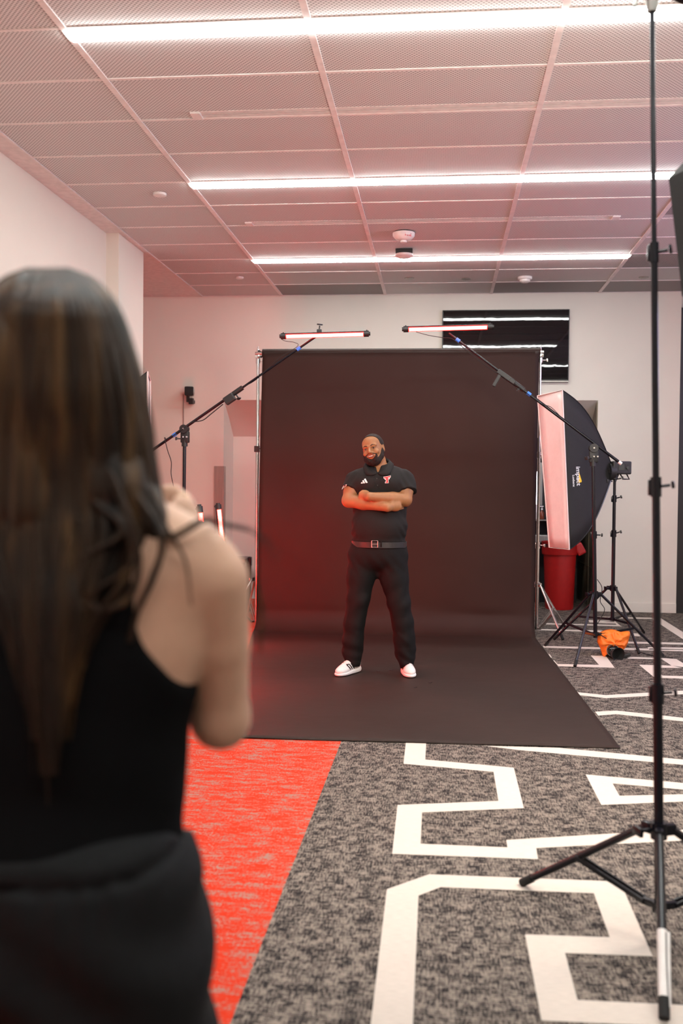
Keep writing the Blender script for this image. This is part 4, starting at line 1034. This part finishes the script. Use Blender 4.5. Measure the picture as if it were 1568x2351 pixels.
for s in (-1, 1):
    e = thing('eye', (0, 0, 0), None, None) if False else None
    m = MB(); c = H(s*.031, -.0885, .0025)
    q = HR.to_4x4()
    vs = []; ns = 14
    for i in range(7):
        for k in range(ns):
            ph = math.pi*i/6; th_ = 2*math.pi*k/ns
            vs.append(H(s*.031+.0115*math.sin(ph)*math.cos(th_), -.0875-.0075*math.cos(ph), .0022+.0042*math.sin(ph)*math.sin(th_)))
    m.add(vs, [(i*ns+k, i*ns+(k+1) % ns, (i+1)*ns+(k+1) % ns, (i+1)*ns+k) for i in range(6) for k in range(ns)])
    ey = m.build('eye', mat('eye_white', (.42, .33, .28), .3), MAN, smooth='all')
    m = MB(); m.lathe(H(s*.031+.001, -.0942, .0022), [(.0048, 0), (.0048, .002)], n=14, axis=HR@Vector((0, -1, 0))); m.build('iris', MT['black_print'], ey)
    m = MB(); m.tube(bez([H(s*.031-.015, -.088, .004), H(s*.031, -.0975, .0085), H(s*.031+.015, -.088, .004)], 5), .0019, 6); m.build('upper_eyelid', mat('lid', (.09, .035, .02), .7), MAN, smooth=True)
    m = MB(); m.tube(bez([H(s*.012, -.1015, .021), H(s*.030, -.1005, .0285), H(s*.050, -.088, .022)], 5), [.0022]+[.0034]*5+[.0022]*5, 8, flat=.8); m.build('eyebrow', hair_m, MAN, smooth=True)
    m = MB(); m.tube(bez([H(s*.006, -.118, -.031), H(s*.012, -.114, -.0325)], 3), .0024, 6); m.build('nostril', mat('nostril', (.06, .02, .012), .8), MAN)
# hair cap
hx = seg((HC.x-.13, HC.x+.13, .0026)); hy = seg((HC.y-.14, HC.y+.14, .0030)); hz = seg((HC.z-.17, HC.z+.15, .0026))
g = SDF((hx, hy, hz))
g.ell(H(0, .016, .036), (.0785, .098, .0875), HR, k=.01)
g.ell(H(0, -.052, .048), (.060, .0435, .049), HR, k=.03)
g.cut([(H(0, -.052, .086), HR@Vector((0, -.70, -.71))), (H(0, .03, -.045), HR@Vector((0, 0, -1)))])
for s in (-1, 1):
    g.ell(H(0, .016, .036), (.0785, .098, .0875), HR, k=.004, clip=[(H(s*.052, 0, 0), HR@Vector((-s, 0, 0))), (H(0, -.048, .06), HR@Vector((0, -1, .12))), (H(0, 0, .015), HR@Vector((0, -.5, -1)))])

sdf_obj('hair', g, hair_m, MAN, smooth=1)
# beard
g = SDF((hx, hy, hz))
g.ell(H(0, -.046, -.092), (.046, .046, .033), HR, k=.02)
g.ell(H(0, -.036, -.078), (.052, .053, .036), HR, k=.02)
for s in (-1, 1):
    g.chain([H(s*.0655, -.008, .004), H(s*.066, -.018, -.030), H(s*.058, -.034, -.062), H(s*.036, -.058, -.088)], [.006, .0145, .018, .020], k=.015)
    g.chain([H(s*.042, -.088, -.060), H(s*.041, -.090, -.044), H(s*.022, -.104, -.0375), H(s*.006, -.1095, -.0365)], [.006, .0045, .0036, .003], k=.004)
    g.chain([H(s*.033, -.092, -.062), H(s*.022, -.088, -.082)], [.010, .014], k=.01)
g.ell(H(0, -.108, -.052), (.036, .028, .0155), HR, k=.006, op='sub')
sdf_obj('beard', g, hair_m, MAN, smooth=1, disp=lambda V: snoise(V, (400, 400, 400), 3)*.0012)

# shirt
hemz = P(870, 1245).z
sx = seg((P(776, 1100).x, P(966, 1100).x, .0042)); g = SDF((sx, seg((MY-.24, MY+.2, .0045)), seg((hemz-.02, P(870, 1050).z, .0042))))
torso(g, .012, .045)
g.cap(P(868, 1243), P(872, 1243), .02, .02, k=.01)
g.ell(P(870, 1222, -.005), (.200, .138, .05), k=.03)
for (s0, s1, r0, r1) in ((P(812, 1104, -.005), P(804, 1125, -.040), .066, .071), (P(931, 1103, -.005), P(935, 1130, -.055), .070, .074)):
    d = (s1-s0).normalized(); g.cap(s0, s1+d*.05, r0, r1, k=.035, clip=[(s1, d)])
g.cut([(P(870, 1243), (0, 0, -1))])
# neck opening
g.cap(P(868, 1058, -.07), P(868, 1083, -.085), .032, .008, k=.006, op='sub', flat=2.5)
def shirt_disp(V):
    z = V[:, 2]; x = V[:, 0]-P(870, 1100).x
    sl_ = np.clip((np.abs(x)-.13)/.05, 0, 1)
    fold = np.sin((z*.8+np.abs(x)*1.2)*95+snoise(V, (8, 8, 8), 5)*3)*.0022*sl_
    low = np.clip((P(870, 1170).z-z)/.1, 0, 1)
    return fold+low*snoise(V, (14, 10, 22), 8)*.006+snoise(V, (18, 12, 18), 2)*.003
shirt, bvs = sdf_obj('polo_shirt', g, shirt_m, MAN, disp=shirt_disp, keep_bvh=True)
# collar : folded band round the neck
m = MB(); nc = P(869, 1080, .005)
KA = [-82, -66, -52, -38, -20, 10, 50, 90]; CV = [1087, 1079, 1073, 1068, 1062, 1056, 1051, 1048]; CR = [.058, .066, .071, .075, .077, .079, .080, .081]
OV = [1089, 1092, 1091, 1082, 1074, 1067, 1062, 1060]; OR = [.063, .098, .136, .126, .117, .110, .104, .100]
vs = []; n = 60; k = n+1; inner = []; crest = []; outer = []
for i in range(k):
    t_ = -82+344*i/n; tt = t_ if t_ <= 90 else 180-t_; a = math.radians(t_)
    cv, cr, ov, orr = (float(np.interp(tt, KA, q)) for q in (CV, CR, OV, OR))
    zc_, zo = P(869, cv).z, P(869, ov).z; ca, sa = math.cos(a), math.sin(a)
    c_ = Vector((nc.x+cr*ca, nc.y+cr*sa, zc_)); o_ = Vector((nc.x+orr*ca, nc.y+orr*sa, zo))
    for q, e in ((c_, .006), (o_, .010)):
        if sa < .3:
            h = bvs.ray_cast(Vector((q.x, q.y-.4, q.z)), Vector((0, 1, 0)))[0]
            if h is not None and h.y-e < q.y and abs(h.y-q.y) < .09 and sa < 0: q.y = h.y-e
        h = bvs.ray_cast(Vector((q.x, q.y, q.z+.15)), Vector((0, 0, -1)))[0]
        if h is not None and h.z+e > q.z and h.z-q.z < .05: q.z = h.z+e
    inner.append(Vector((nc.x+(cr-.006)*ca, nc.y+(cr-.006)*sa, zc_-.03))); crest.append(c_); outer.append(o_)
mid = [lerp(a, b, .5)+Vector((0, 0, .003)) for a, b in zip(crest, outer)]
vs = inner+crest+mid+outer
m.add(vs, [(j*k+i, j*k+i+1, (j+1)*k+i+1, (j+1)*k+i) for j in range(3) for i in range(n)])
co = m.build('collar', shirt_m, MAN, smooth='all', recalc=False); so = co.modifiers.new('t', 'SOLIDIFY'); so.thickness = .004; so.offset = 0
# placket, buttons, badges
def Zm(x, y): return (740+x/6.0308, 970+y/6.0308)
m = MB()
for q in ([(715, 700), (800, 700), (790, 925), (735, 925)],): decal(m, bvs, [Zm(*p) for p in q], .0025, sub=6)
m.build('placket', shirt_m, MAN, recalc=False)
for q in ((755, 775), (765, 870)):
    c = px(bvs, *Zm(*q), .004); m = MB(); m.lathe(c, [(.0045, 0), (.0045, .003)], 14, axis=Vector((0, -1, 0))); m.build('button', MT['screen_grey'], MAN)
m = MB()
for q in ([(533, 838), (549, 822), (565, 843), (536, 846)], [(553, 805), (572, 797), (592, 840), (569, 843)], [(576, 785), (597, 775), (629, 833), (602, 838)]):
    decal(m, bvs, [Zm(*p) for p in q], .0035, sub=2)
m.build('chest_badge', MT['white_print'], MAN, recalc=False)['label'] = 'white three-bar chest badge'
T1 = [(846, 752), (948, 735), (944, 775), (925, 782), (912, 775), (918, 818), (917, 838), (868, 842), (868, 822), (880, 815), (876, 785), (862, 778), (850, 776)]
m = MB(); decal(m, bvs, [Zm(*p) for p in [(846, 752), (948, 735), (944, 762), (930, 772), (850, 778)]], .003); decal(m, bvs, [Zm(*p) for p in [(876, 770), (915, 766), (918, 838), (868, 842), (868, 822), (880, 815)]], .003)
decal(m, bvs, [Zm(*p) for p in [(860, 775), (935, 766), (930, 786), (866, 795)]], .003)
tb = m.build('team_badge', MT['white_print'], MAN, recalc=False); tb['label'] = 'red and white double T badge'
m = MB()
for q in ([(854, 755), (943, 740), (940, 757), (856, 771)], [(885, 760), (905, 758), (911, 822), (888, 825)], [(874, 826), (912, 822), (912, 833), (874, 836)], [(866, 779), (928, 771), (926, 780), (868, 789)]):
    decal(m, bvs, [Zm(*p) for p in q], .0048, sub=2)
m.build('red_letter', MT['red_print'], tb, recalc=False)
m = MB(); decal(m, bvs, [Zm(*p) for p in [(296, 872), (340, 855), (330, 888), (300, 900), (278, 922), (268, 930), (280, 890)]], .004, sub=2); m.build('sleeve_badge', MT['white_print'], MAN, recalc=False)['label'] = 'white sleeve badge'
# trousers
g = SDF((seg((P(776, 1400).x, P(964, 1400).x, .0046)), seg((MY-.2, MY+.2, .0050)), seg((.04, hemz+.02, .0052))))
hips(g, .012, .04); g.ell(P(870, 1250), (.194, .124, .10), k=.05, off=.006)
g.cap(P(866, 1275), P(866, 1312), .125, .055, k=.03, flat=.85)
g.chain([P(834, 1292), P(828, 1325), P(823, 1375, -.02), P(813, 1430, -.015), P(810, 1470, -.01), P(809, 1496), P(810, 1521, -.02)], [.112, .104, .086, .077, .076, .074, .058], k=.022)
g.chain([P(902, 1292), P(906, 1330), P(916, 1385, -.02), P(925, 1430, -.015), P(928, 1465, -.01), P(930, 1495), P(933, 1521, -.02)], [.112, .104, .084, .077, .077, .076, .058], k=.022)
g.cut([(P(870, 1243), (0, 0, 1)), (Vector((0, 0, .055)), (0, 0, -1))])
def pant_disp(V):
    z = V[:, 2]; ank = np.clip((.42-z)/.3, 0, 1); kn = np.exp(-((z-.55)/.12)**2); hp = np.exp(-((z-.82)/.08)**2)
    return ank*(np.sin(z*62+V[:, 0]*38+snoise(V, (22, 18, 14), 4)*5)*.0032)+kn*np.sin(z*45-V[:, 0]*60+snoise(V, (14, 10, 12), 7)*4)*.0028+hp*np.sin(V[:, 0]*70+z*55)*.002+snoise(V, (22, 16, 9), 9)*.005
tr, bvt = sdf_obj('trousers', g, pants_m, MAN, disp=pant_disp, keep_bvh=True)
# belt
m = MB(); n = 64; ring = []
c0 = P(870.5, 1249)
def bel(a, r_, z): return Vector((c0.x+(.200+r_)*math.cos(a), c0.y+(.150+r_)*math.sin(a), c0.z+z))
vs = []
for i in range(n):
    a = 2*math.pi*i/n
    for (r_, z) in ((0, -.022), (.005, -.021), (.005, .021), (0, .022)): vs.append(bel(a, r_, z))
m.add(vs, [(i*4+k, ((i+1) % n)*4+k, ((i+1) % n)*4+(k+1) % 4, i*4+(k+1) % 4) for i in range(n) for k in range(4)])
belt = m.build('belt', mat('black_leather', (.016, .013, .013), .5), MAN, smooth=True)
bvx = BVHTree.FromPolygons([Vector(v) for v in m.v], m.f)
def on(u, v, off): return P(u, v, -.155-off+.35*((u-870.5)/310)**2*10)
m = MB(); Bk = [on(853.5, 1241.5, .005), on(867.5, 1241.5, .005), on(867.5, 1257, .005), on(853.5, 1257, .005)]
for i in range(4): m.tube([Bk[i], Bk[(i+1) % 4]], .0032, 8)
m.build('buckle', MT['chrome'], belt, smooth=True)['label'] = 'silver buckle'
m = MB(); Bm = (Bk[0]+Bk[3])/2; m.tube([Bm, (Bk[1]+Bk[2])/2], .0022, 8); m.build('prong', MT['steel'], belt, smooth=True)
m = MB(); q = on(875, 1249, .003); m.box(q, (.012, .004, .044)); m.build('belt_loop', pants_m, belt)
m = MB()
for q in ([(897, 1245), (902, 1245), (902, 1247.5), (897, 1247.5)], [(898.7, 1247), (900.6, 1247), (900.6, 1253), (898.7, 1253)]): m.add([on(*p, .002) for p in q], [(0, 1, 2, 3)])
m.build('belt_badge', MT['white_print'], belt, recalc=False)
# socks
for nm, (a, b) in enumerate(((P(808, 1498), P(808, 1531, .02)), (P(931, 1498), P(932, 1531, .02)))):
    m = MB(); m.tube([a, lerp(a, b, .5), b], [.050, .047, .046], 24); m.build('sock', pants_m, MAN, smooth=True)
# sneakers
def shoe(heel, toe, label, stripes):
    heel, toe = Vector(heel), Vector(toe); heel.z = toe.z = 0.006
    d = (toe-heel).normalized(); s = Vector((-d.y, d.x, 0)); L_ = (toe-heel).length
    R_ = Matrix((s, d, Vector((0, 0, 1)))).transposed()
    c = (heel+toe)/2
    g = SDF((seg((c.x-.2, c.x+.2, .0035)), seg((c.y-.2, c.y+.2, .0035)), seg((-.004, .17, .0032))))
    def Q(x, y, z): return heel+s*x+d*(y*L_/.31)+Vector((0, 0, z))
    g.ell(Q(0, .232, .036), (.043, .072, .031), R_, k=.02); g.ell(Q(0, .12, .045), (.038, .10, .042), R_, k=.03); g.ell(Q(0, .055, .075), (.036, .052, .052), R_, k=.03)
    g.cap(Q(0, .10, .098), Q(0, .225, .048), .026, .026, k=.03)
    g.cut([(Q(0, 0, .118), (0, 0, 1)), (Q(0, 0, .022), (0, 0, -1))])
    up, bvu = sdf_obj('sneaker', g, mat('white_knit', (.82, .78, .76), .7, noise=.03, nscale=60, bump=.0004, bscale=300), MAN, keep_bvh=True)
    up['label'] = label
    g = SDF((seg((c.x-.2, c.x+.2, .0035)), seg((c.y-.2, c.y+.2, .0035)), seg((-.004, .10, .0032))))
    g.ell(Q(0, .235, .016), (.047, .076, .026), R_, k=.02); g.ell(Q(0, .070, .020), (.040, .080, .040), R_, k=.04); g.ell(Q(0, .15, .016), (.040, .09, .028), R_, k=.03)
    g.cut([(Q(0, 0, .040), (d*.06+Vector((0, 0, 1)))), (Q(0, .25, .004), (0, 0, -1))])
    sdf_obj('sole', g, mat('white_foam', (.85, .83, .82), .6), up, smooth=1)
    m = MB()
    for sd_ in (-1, 1):
        for y in (.125, .152, .179):
            pts = []
            for kk in range(5):
                zz_ = .040+.042*kk/4
                for dy_ in (0, .014):
                    o_ = Q(sd_*.2, y+dy_+(.034*kk/4), zz_); h = bvu.ray_cast(o_, s*(-sd_))[0]
                    pts.append((h if h else Q(sd_*.03, y, zz_))+s*sd_*.0018)
            m.add(pts, [(2*kk, 2*kk+1, 2*kk+3, 2*kk+2) for kk in range(4)])
    m.build('stripe', MT['black_print'], up, recalc=False)
    m = MB()
    for y in (.13, .155, .18, .205):
        a, b, cc = Q(-.022, y, .3), Q(0, y+.004, .3), Q(.022, y, .3)
        pts = []
        for q in (a, b, cc):
            h = bvu.ray_cast(q, Vector((0, 0, -1)))[0]; pts.append((h if h else q-Vector((0, 0, .2)))+Vector((0, 0, .002)))
        m.tube(bez(pts, 4), .0025, 6)
    m.build('lace', MT['white_plastic'], up, smooth=True)
hl = fl(823, 1538); tl = fl(768, 1556)
shoe(Vector((P(812, 1520).x+.035, MY+.085, 0)), Vector((tl.x+.015, tl.y+.0, 0)), 'white sneaker with black stripes turned outwards to the left', ([(497, 1712), (520, 1692), (566, 1700), (560, 1722), (530, 1730)], [(466, 1742), (484, 1724), (537, 1745), (515, 1758)], [(434, 1765), (450, 1748), (488, 1770), (470, 1785)]))
tr_ = fl(945, 1559)
shoe(Vector((P(932, 1520).x-.008, MY+.085, 0)), Vector((tr_.x-.005, tr_.y+.01, 0)), 'white sneaker with black stripes pointing to the camera', ([(1106, 1705), (1128, 1698), (1134, 1722), (1112, 1728)], [(1117, 1745), (1148, 1738), (1152, 1757), (1126, 1762)], [(1132, 1775), (1160, 1768), (1165, 1785), (1142, 1792)]))

# ------------------------------------------------------------------ the woman with the camera, seen from behind
wskin = mat('light_skin', (.60, .36, .25), .50, spec=.4, noise=.04, nscale=25)
wskin.node_tree.nodes['Principled BSDF'].inputs['Subsurface Weight'].default_value = .10
wskin.node_tree.nodes['Principled BSDF'].inputs['Subsurface Radius'].default_value = (.012, .005, .003)
def hair_mat(name, a, b, c):
    m = mat(name, a, .5, spec=.3); nt = m.node_tree; bs = nt.nodes['Principled BSDF']
    tc = nt.nodes.new('ShaderNodeTexCoord'); mp = nt.nodes.new('ShaderNodeMapping'); mp.inputs['Scale'].default_value = (1, 1, .06)
    nt.links.new(tc.outputs['Object'], mp.inputs[0]); nz = nt.nodes.new('ShaderNodeTexNoise'); nz.inputs['Scale'].default_value = 38; nz.inputs['Detail'].default_value = 5
    nt.links.new(mp.outputs[0], nz.inputs['Vector']); cr = nt.nodes.new('ShaderNodeValToRGB')
    cr.color_ramp.elements[0].position = .33; cr.color_ramp.elements[0].color = (*a, 1); cr.color_ramp.elements[1].position = .72; cr.color_ramp.elements[1].color = (*c, 1)
    e = cr.color_ramp.elements.new(.53); e.color = (*b, 1)
    nt.links.new(nz.outputs['Fac'], cr.inputs[0]); nt.links.new(cr.outputs[0], bs.inputs['Base Color'])
    return m
whair = hair_mat('long_brown_hair', (.007, .0035, .0018), (.028, .013, .005), (.095, .048, .016))
tank_m = mat('black_stretch_knit', (.003, .003, .0035), .85, spec=.1, bump=.0008, bscale=120)
short_m = mat('black_woven_shorts', (.0075, .008, .009), .75, spec=.2, noise=.1, nscale=60, bump=.0015, bscale=30)
WY = 1.27
def W(u, v, Y=WY): return at(u, v, Y)
wb = W(110, 1900, WY)
WO = thing('person', (wb.x, WY, 0), 'long-haired person in black tank top and shorts holding a camera, seen from behind', 'person')
sp = 1/(FPX/WY)   # metres per pixel at the body's distance
def wx(u, v=1500): return W(u, v).x
def wtorso(g, off=0, shoulders=True):
    g.ell(W(120, 1430), (.150, .085, .20), k=.06, off=off)
    g.ell(W(118, 1640), (.181, .090, .17), k=.06, off=off)
    g.ell(W(112, 1850), (.174, .085, .15), k=.06, off=off)
    g.ell(W(330, 1400, WY-.01), (.088, .064, .135), k=.05, off=off)
    g.ell(W(-100, 1400, WY-.01), (.088, .064, .135), k=.05, off=off)
    if shoulders:
        g.cap(W(190, 1200, WY+.0), W(455, 1290, WY+.0), .052, .050, k=.05, off=off)
        g.cap(W(50, 1200, WY+.0), W(-215, 1290, WY+.0), .052, .050, k=.05, off=off)
def whips(g, off=0):
    g.ell(W(108, 2110), (.178, .125, .15), k=.06, off=off)
    g.ell(W(108, 2000), (.155, .095, .10), k=.06, off=off)
x0, x1 = W(-460, 1400).x, W(650, 1400).x
g = SDF((seg((x0, x1, .0072)), seg((1.02, 1.78, .0072)), seg((-.01, .5, .016), (.5, 1.72, .0072))))
wtorso(g); whips(g)
for s in (-1, 1):
    hx_ = W(108, 2100).x+s*.09
    g.chain([Vector((hx_, WY, .86)), Vector((hx_+s*.01, WY-.005, .48)), Vector((hx_+s*.01, WY+.01, .08))], [.088, .055, .036], k=.04)
    g.cap(Vector((hx_+s*.01, WY+.02, .035)), Vector((hx_+s*.03, WY+.17, .025)), .036, .028, k=.03)
g.cap(W(120, 1230), W(118, 1030, WY+.02), .052, .047, k=.04)
g.ell(W(112, 860, WY+.03), (.078, .098, .112), k=.02); g.ell(W(112, 905, WY+.075), (.060, .06, .085), k=.02)
g.cap(W(112, 900, WY+.125), W(112, 925, WY+.14), .010, .012, k=.01)
# right arm : up to the camera in front of the face
rs, re, rw = W(488, 1330, WY), W(506, 1650, WY+.07), W(432, 1200, WY+.29)
g.chain([rs, lerp(rs, re, .45)+Vector((.003, 0, 0)), re], [.049, .043, .039], k=.007); g.chain([re, lerp(re, rw, .35), rw], [.038, .034, .022], k=.02)
ls, le, lw = W(-262, 1330, WY), W(-300, 1640, WY+.07), W(-60, 1170, WY+.26)
g.chain([ls, le], [.052, .036], k=.02); g.chain([le, lerp(le, lw, .35), lw], [.037, .034, .022], k=.02)
YH = WY+.31
hand = W(405, 1150, YH)
# palm and five separate fingers curling round the camera body
g.ell(W(420, 1168, YH-.01), (.022, .030, .024), k=.016)
for i, (u0, v0, u1, v1, u2, v2) in enumerate(((428, 1142, 400, 1122, 372, 1120), (432, 1152, 402, 1136, 370, 1138), (433, 1164, 404, 1152, 374, 1154), (430, 1176, 406, 1168, 382, 1168))):
    g.chain([W(u0, v0, YH), W(u1, v1, YH+.012), W(u2, v2, YH+.008)], [.0098, .0088, .0075], k=.004)
g.chain([W(425, 1185, YH-.02), W(398, 1180, YH-.04), W(375, 1160, YH-.045)], [.012, .010, .008], k=.008)
for i in range(5):
    g.chain([W(-60, 1150+i*12, YH), W(-30, 1130+i*12, YH+.01), W(0, 1135+i*12, YH+.01)], [.0098, .0088, .0075], k=.004)
g.ell(W(-62, 1175, YH-.01), (.022, .030, .024), k=.016)
sdf_obj('body', g, wskin, WO, smooth=3)
# painted nails and ring glints
for (u, v) in ((362, 1116), (395, 1162)):
    m = MB(); m.lathe(W(u, v, YH-.002), [(.001, -.003), (.0045, 0), (.003, .003)], 14, axis=Vector((0, -1, 0))); m.build('fingernail', MT['white_plastic'], WO, smooth=True)
m = MB(); c = W(420, 1153, YH-.012)
for k in range(1): m.tube([c+Vector((.011*math.cos(a), -.004+.004*math.sin(a), .011*math.sin(a))) for a in [2*math.pi*i/24 for i in range(25)]], .0025, 8)
m.lathe(c+Vector((0, -.010, 0)), [(.006, 0), (.0075, .003), (.004, .006)], 16, axis=Vector((0, -1, 0)))
m.build('ring', mat('gold', (.95, .75, .40), .25, metal=.8), WO, smooth=True)['label'] = 'gold ring'
# camera body in front of the face
cc = W(215, 1135, YH+.03)
CM = thing('photo_camera', cc, 'black photo camera held at the face, mostly hidden by the brown hair', 'camera')
m = MB(); m.box(cc, (.17, .055, .10), bevel=.014); m.box(cc+Vector((0, 0, .06)), (.06, .05, .035), bevel=.01); m.build('body', MT['black_plastic'], CM)
m = MB(); m.lathe(cc+Vector((0, .02, 0)), [(.038, 0), (.040, .05), (.044, .11), (.044, .13)], axis=Vector((0, 1, 0))); m.build('lens', MT['black_plastic'], CM, smooth=True)
# tank top : racerback
gz = seg((W(110, 1960).z, W(110, 1080).z, .0060))
g = SDF((seg((x0, x1, .0060)), seg((1.08, 1.48, .0060)), gz))
wtorso(g, .007); whips(g, .016)
g.cap(W(120, 1230), W(118, 1120, WY+.01), .056, .05, k=.04)
for (cu, sgn) in ((508, 1), (-284, -1)):
    pts = [W(cu-sgn*26, 1180, WY), W(cu-sgn*22, 1300, WY), W(cu-sgn*14, 1400, WY), W(cu-sgn*5, 1475, WY)]
    for a, b, ra, rb in ((pts[0], pts[1], .070, .084), (pts[1], pts[2], .084, .083), (pts[2], pts[3], .083, .062)):
        g.cap(a, b, ra, rb, k=.008, op='sub', flat=6)
g.cut([(W(110, 1140), (0, 0, 1))])
g.cut([(W(110, 1950), (0, 0, -1))])
sdf_obj('tank_top', g, tank_m, WO, smooth=2, disp=lambda V: snoise(V, (10, 8, 35), 2)*.003*np.clip((W(110, 1650).z-V[:, 2])/.1, 0, 1))
# shorts with gathered waistband
zt = W(110, 1915).z; zb = W(110, 2640).z
g = SDF((seg((W(-320, 2100).x, W(560, 2100).x, .0065)), seg((1.04, 1.50, .0065)), seg((zb-.02, zt+.04, .0065))))
g.ell(W(108, 1965, WY), (.158, .104, .060), k=.05); whips(g, .013)
for s in (-1, 1):
    hx_ = W(108, 2100).x+s*.095
    g.cap(Vector((hx_, WY, .84)), Vector((hx_+s*.025, WY, zb)), .118, .125, k=.04)
g.cut([(W(110, 1912, WY-.10), (0, .28, 1)), (Vector((0, 0, zb)), (0, 0, -1))])
zw = W(110, 2010, WY-.1).z
def sdisp(V):
    x = V[:, 0]-W(108, 2100).x; z = V[:, 2]-.28*(V[:, 1]-(WY-.10)); d = zw-z
    band = np.exp(-((d+.02)/.012)**2)*.004-np.exp(-(d/.006)**2)*.006
    gat = np.sin(x*150+snoise(V, (20, 5, 8), 3)*3)*.004*np.exp(-np.clip(d, 0, 1)/.05)*(d > 0)
    diag = np.sin((x*.75+z*.9)*48+snoise(V, (6, 4, 6), 6)*2.2)*.0075*np.clip(d/.12, 0, 1)
    return band+gat+diag+snoise(V, (9, 6, 9), 1)*.004
sdf_obj('shorts', g, short_m, WO, smooth=1, disp=sdisp)
# hair : a solid mass plus a few hundred locks
vr = [600, 615, 630, 650, 680, 720, 800, 900, 1000, 1100, 1180, 1230, 1300, 1380, 1450, 1550, 1650, 1750, 1850]
xr = [110, 150, 190, 222, 252, 276, 304, 326, 342, 354, 372, 384, 345, 300, 262, 215, 185, 168, 158]
def half(v): return float(np.interp(v, vr, xr))-110
g = SDF((seg((W(-230, 1000).x, W(420, 1000).x, .006)), seg((1.08, 1.45, .006)), seg((W(110, 1500).z, W(110, 590).z, .006))))
HCn = W(108, 850, WY+.015)
g.ell(HCn, (.099, .118, .132), k=.03)
for (u0, v0, u1, v1, r0, r1) in ((200, 850, 248, 1120, .052, .044), (20, 850, -30, 1120, .052, .044), (110, 850, 100, 1160, .075, .06), (100, 1100, 70, 1480, .045, .03), (250, 1060, 345, 1205, .045, .026)):
    g.cap(W(u0, v0, WY-.015), W(u1, v1, WY-.045), r0, r1, k=.04)
g.ell(W(112, 920, WY+.12), (.062, .06, .10), k=.02, op='sub')
hair, bvh_ = sdf_obj('hair', g, whair, WO, smooth=2, disp=lambda V: np.sin(V[:, 0]*260+snoise(V, (15, 15, 3), 4)*3)*.0022, keep_bvh=True)
rnd = random.Random(11)
m = MB(); locks = []
def lock_path(s_, vend, wob, lay):
    pts = []; v = 618.0; ph = rnd.uniform(0, 6.3); vs_ = [618, 640, 670, 710, 760, 830, 900, 980, 1060, 1140, 1220, 1300, 1380, 1460, 1540, 1620, 1700, 1780, 1850]
    for v in vs_:
        if v > vend: break
        h = half(v)
        u = 110+s_*h+wob*math.sin(v/150.0+ph)*min(1, (v-600)/400)*(1+v/1500)
        if 1170 < v < 1400 and 150 < u < 300 and lay > .25:
            e = math.sin(math.pi*(v-1170)/230)
            tgt = 158 if u < 215 else 300; u = u+(tgt-u)*min(1, e*1.3)
        back = math.sqrt(max(0, 1-(s_*.96)**2))
        dep = .118 if v < 900 else max(.100, .118-(v-900)*.00010)
        zc = min(1, max(0, (v-612)/110.0)); prof = math.sin(min(1, zc)*math.pi/2)
        Y = WY+.012-dep*back*prof*(1.0+.05*lay)-(.0 if v < 1150 else .028*min(1, (v-1150)/250))
        pts.append(W(u, v, Y))
    return pts
for i in range(420):
    s_ = rnd.uniform(-1, 1); s_ = math.copysign(abs(s_)**.8, s_); lay = rnd.random()
    ve = 1860-(abs(s_)**1.3)*rnd.uniform(120, 520)-rnd.uniform(0, 120)
    p = lock_path(s_, ve, rnd.uniform(2, 9), lay)
    if len(p) < 4: continue
    q = bez(p, 4); n = len(q); r0 = rnd.uniform(.0028, .0055)
    m.tube(q, [r0*min(1, .5+i_*.12)*(1-max(0, (i_/(n-1)-.55)/.45)**1.5*.85) for i_ in range(n)], 6, cap=False)
m.build('hair_locks', whair, WO, smooth='all', recalc=False)
hl = [o for o in WO.children if o.name.startswith('hair_locks')][0]; hl.name = 'hair_length'
# separate loose locks : over the shoulder, the loop on the back, the red-lit strays
m = MB(); Ysh = WY-.085
def loose(pts, r, n=7, spread=10, cnt=5):
    for j in range(cnt):
        dx, dy = rnd.uniform(-spread, spread), rnd.uniform(-spread, spread)*.7
        q = bez([W(u+dx*(.4+.6*k/len(pts)), v+dy*(.4+.6*k/len(pts)), Y) for k, (u, v, Y) in enumerate(pts)], 8); nn = len(q)
        m.tube(q, [r*rnd.uniform(.7, 1)*(1-.8*(k/nn)**2) for k in range(nn)], 6, cap=False)
loose([(330, 1120, WY-.05), (362, 1200, WY-.06), (392, 1232, WY-.065), (430, 1215, WY-.062), (475, 1192, WY-.055), (505, 1202, WY-.04)], .0045, spread=7, cnt=9)
loose([(250, 1080, WY-.09), (300, 1200, WY-.10), (318, 1290, WY-.098), (300, 1370, WY-.10), (235, 1400, WY-.105), (175, 1365, WY-.105), (160, 1280, WY-.10)], .003, spread=8, cnt=9)
loose([(310, 1130, WY-.07), (372, 1235, WY-.085), (350, 1330, WY-.085), (318, 1400, WY-.09), (300, 1470, WY-.09)], .0030, spread=9, cnt=8)
loose([(345, 1120, WY-.06), (385, 1215, WY-.075), (425, 1290, WY-.07), (438, 1390, WY-.075)], .0015, spread=6, cnt=3)
m.build('loose_locks', whair, WO, smooth='all', recalc=False)
m = MB()
loose([(470, 1195, WY-.045), (520, 1204, WY+.02), (580, 1218, WY+.05), (615, 1245, WY+.06), (640, 1285, WY+.07)], .0008, spread=14, cnt=7)
loose([(560, 1290, WY+.05), (592, 1350, WY+.07), (602, 1420, WY+.08), (596, 1500, WY+.08)], .0009, spread=7, cnt=9)
m.build('stray_locks', whair, WO, smooth='all', recalc=False)
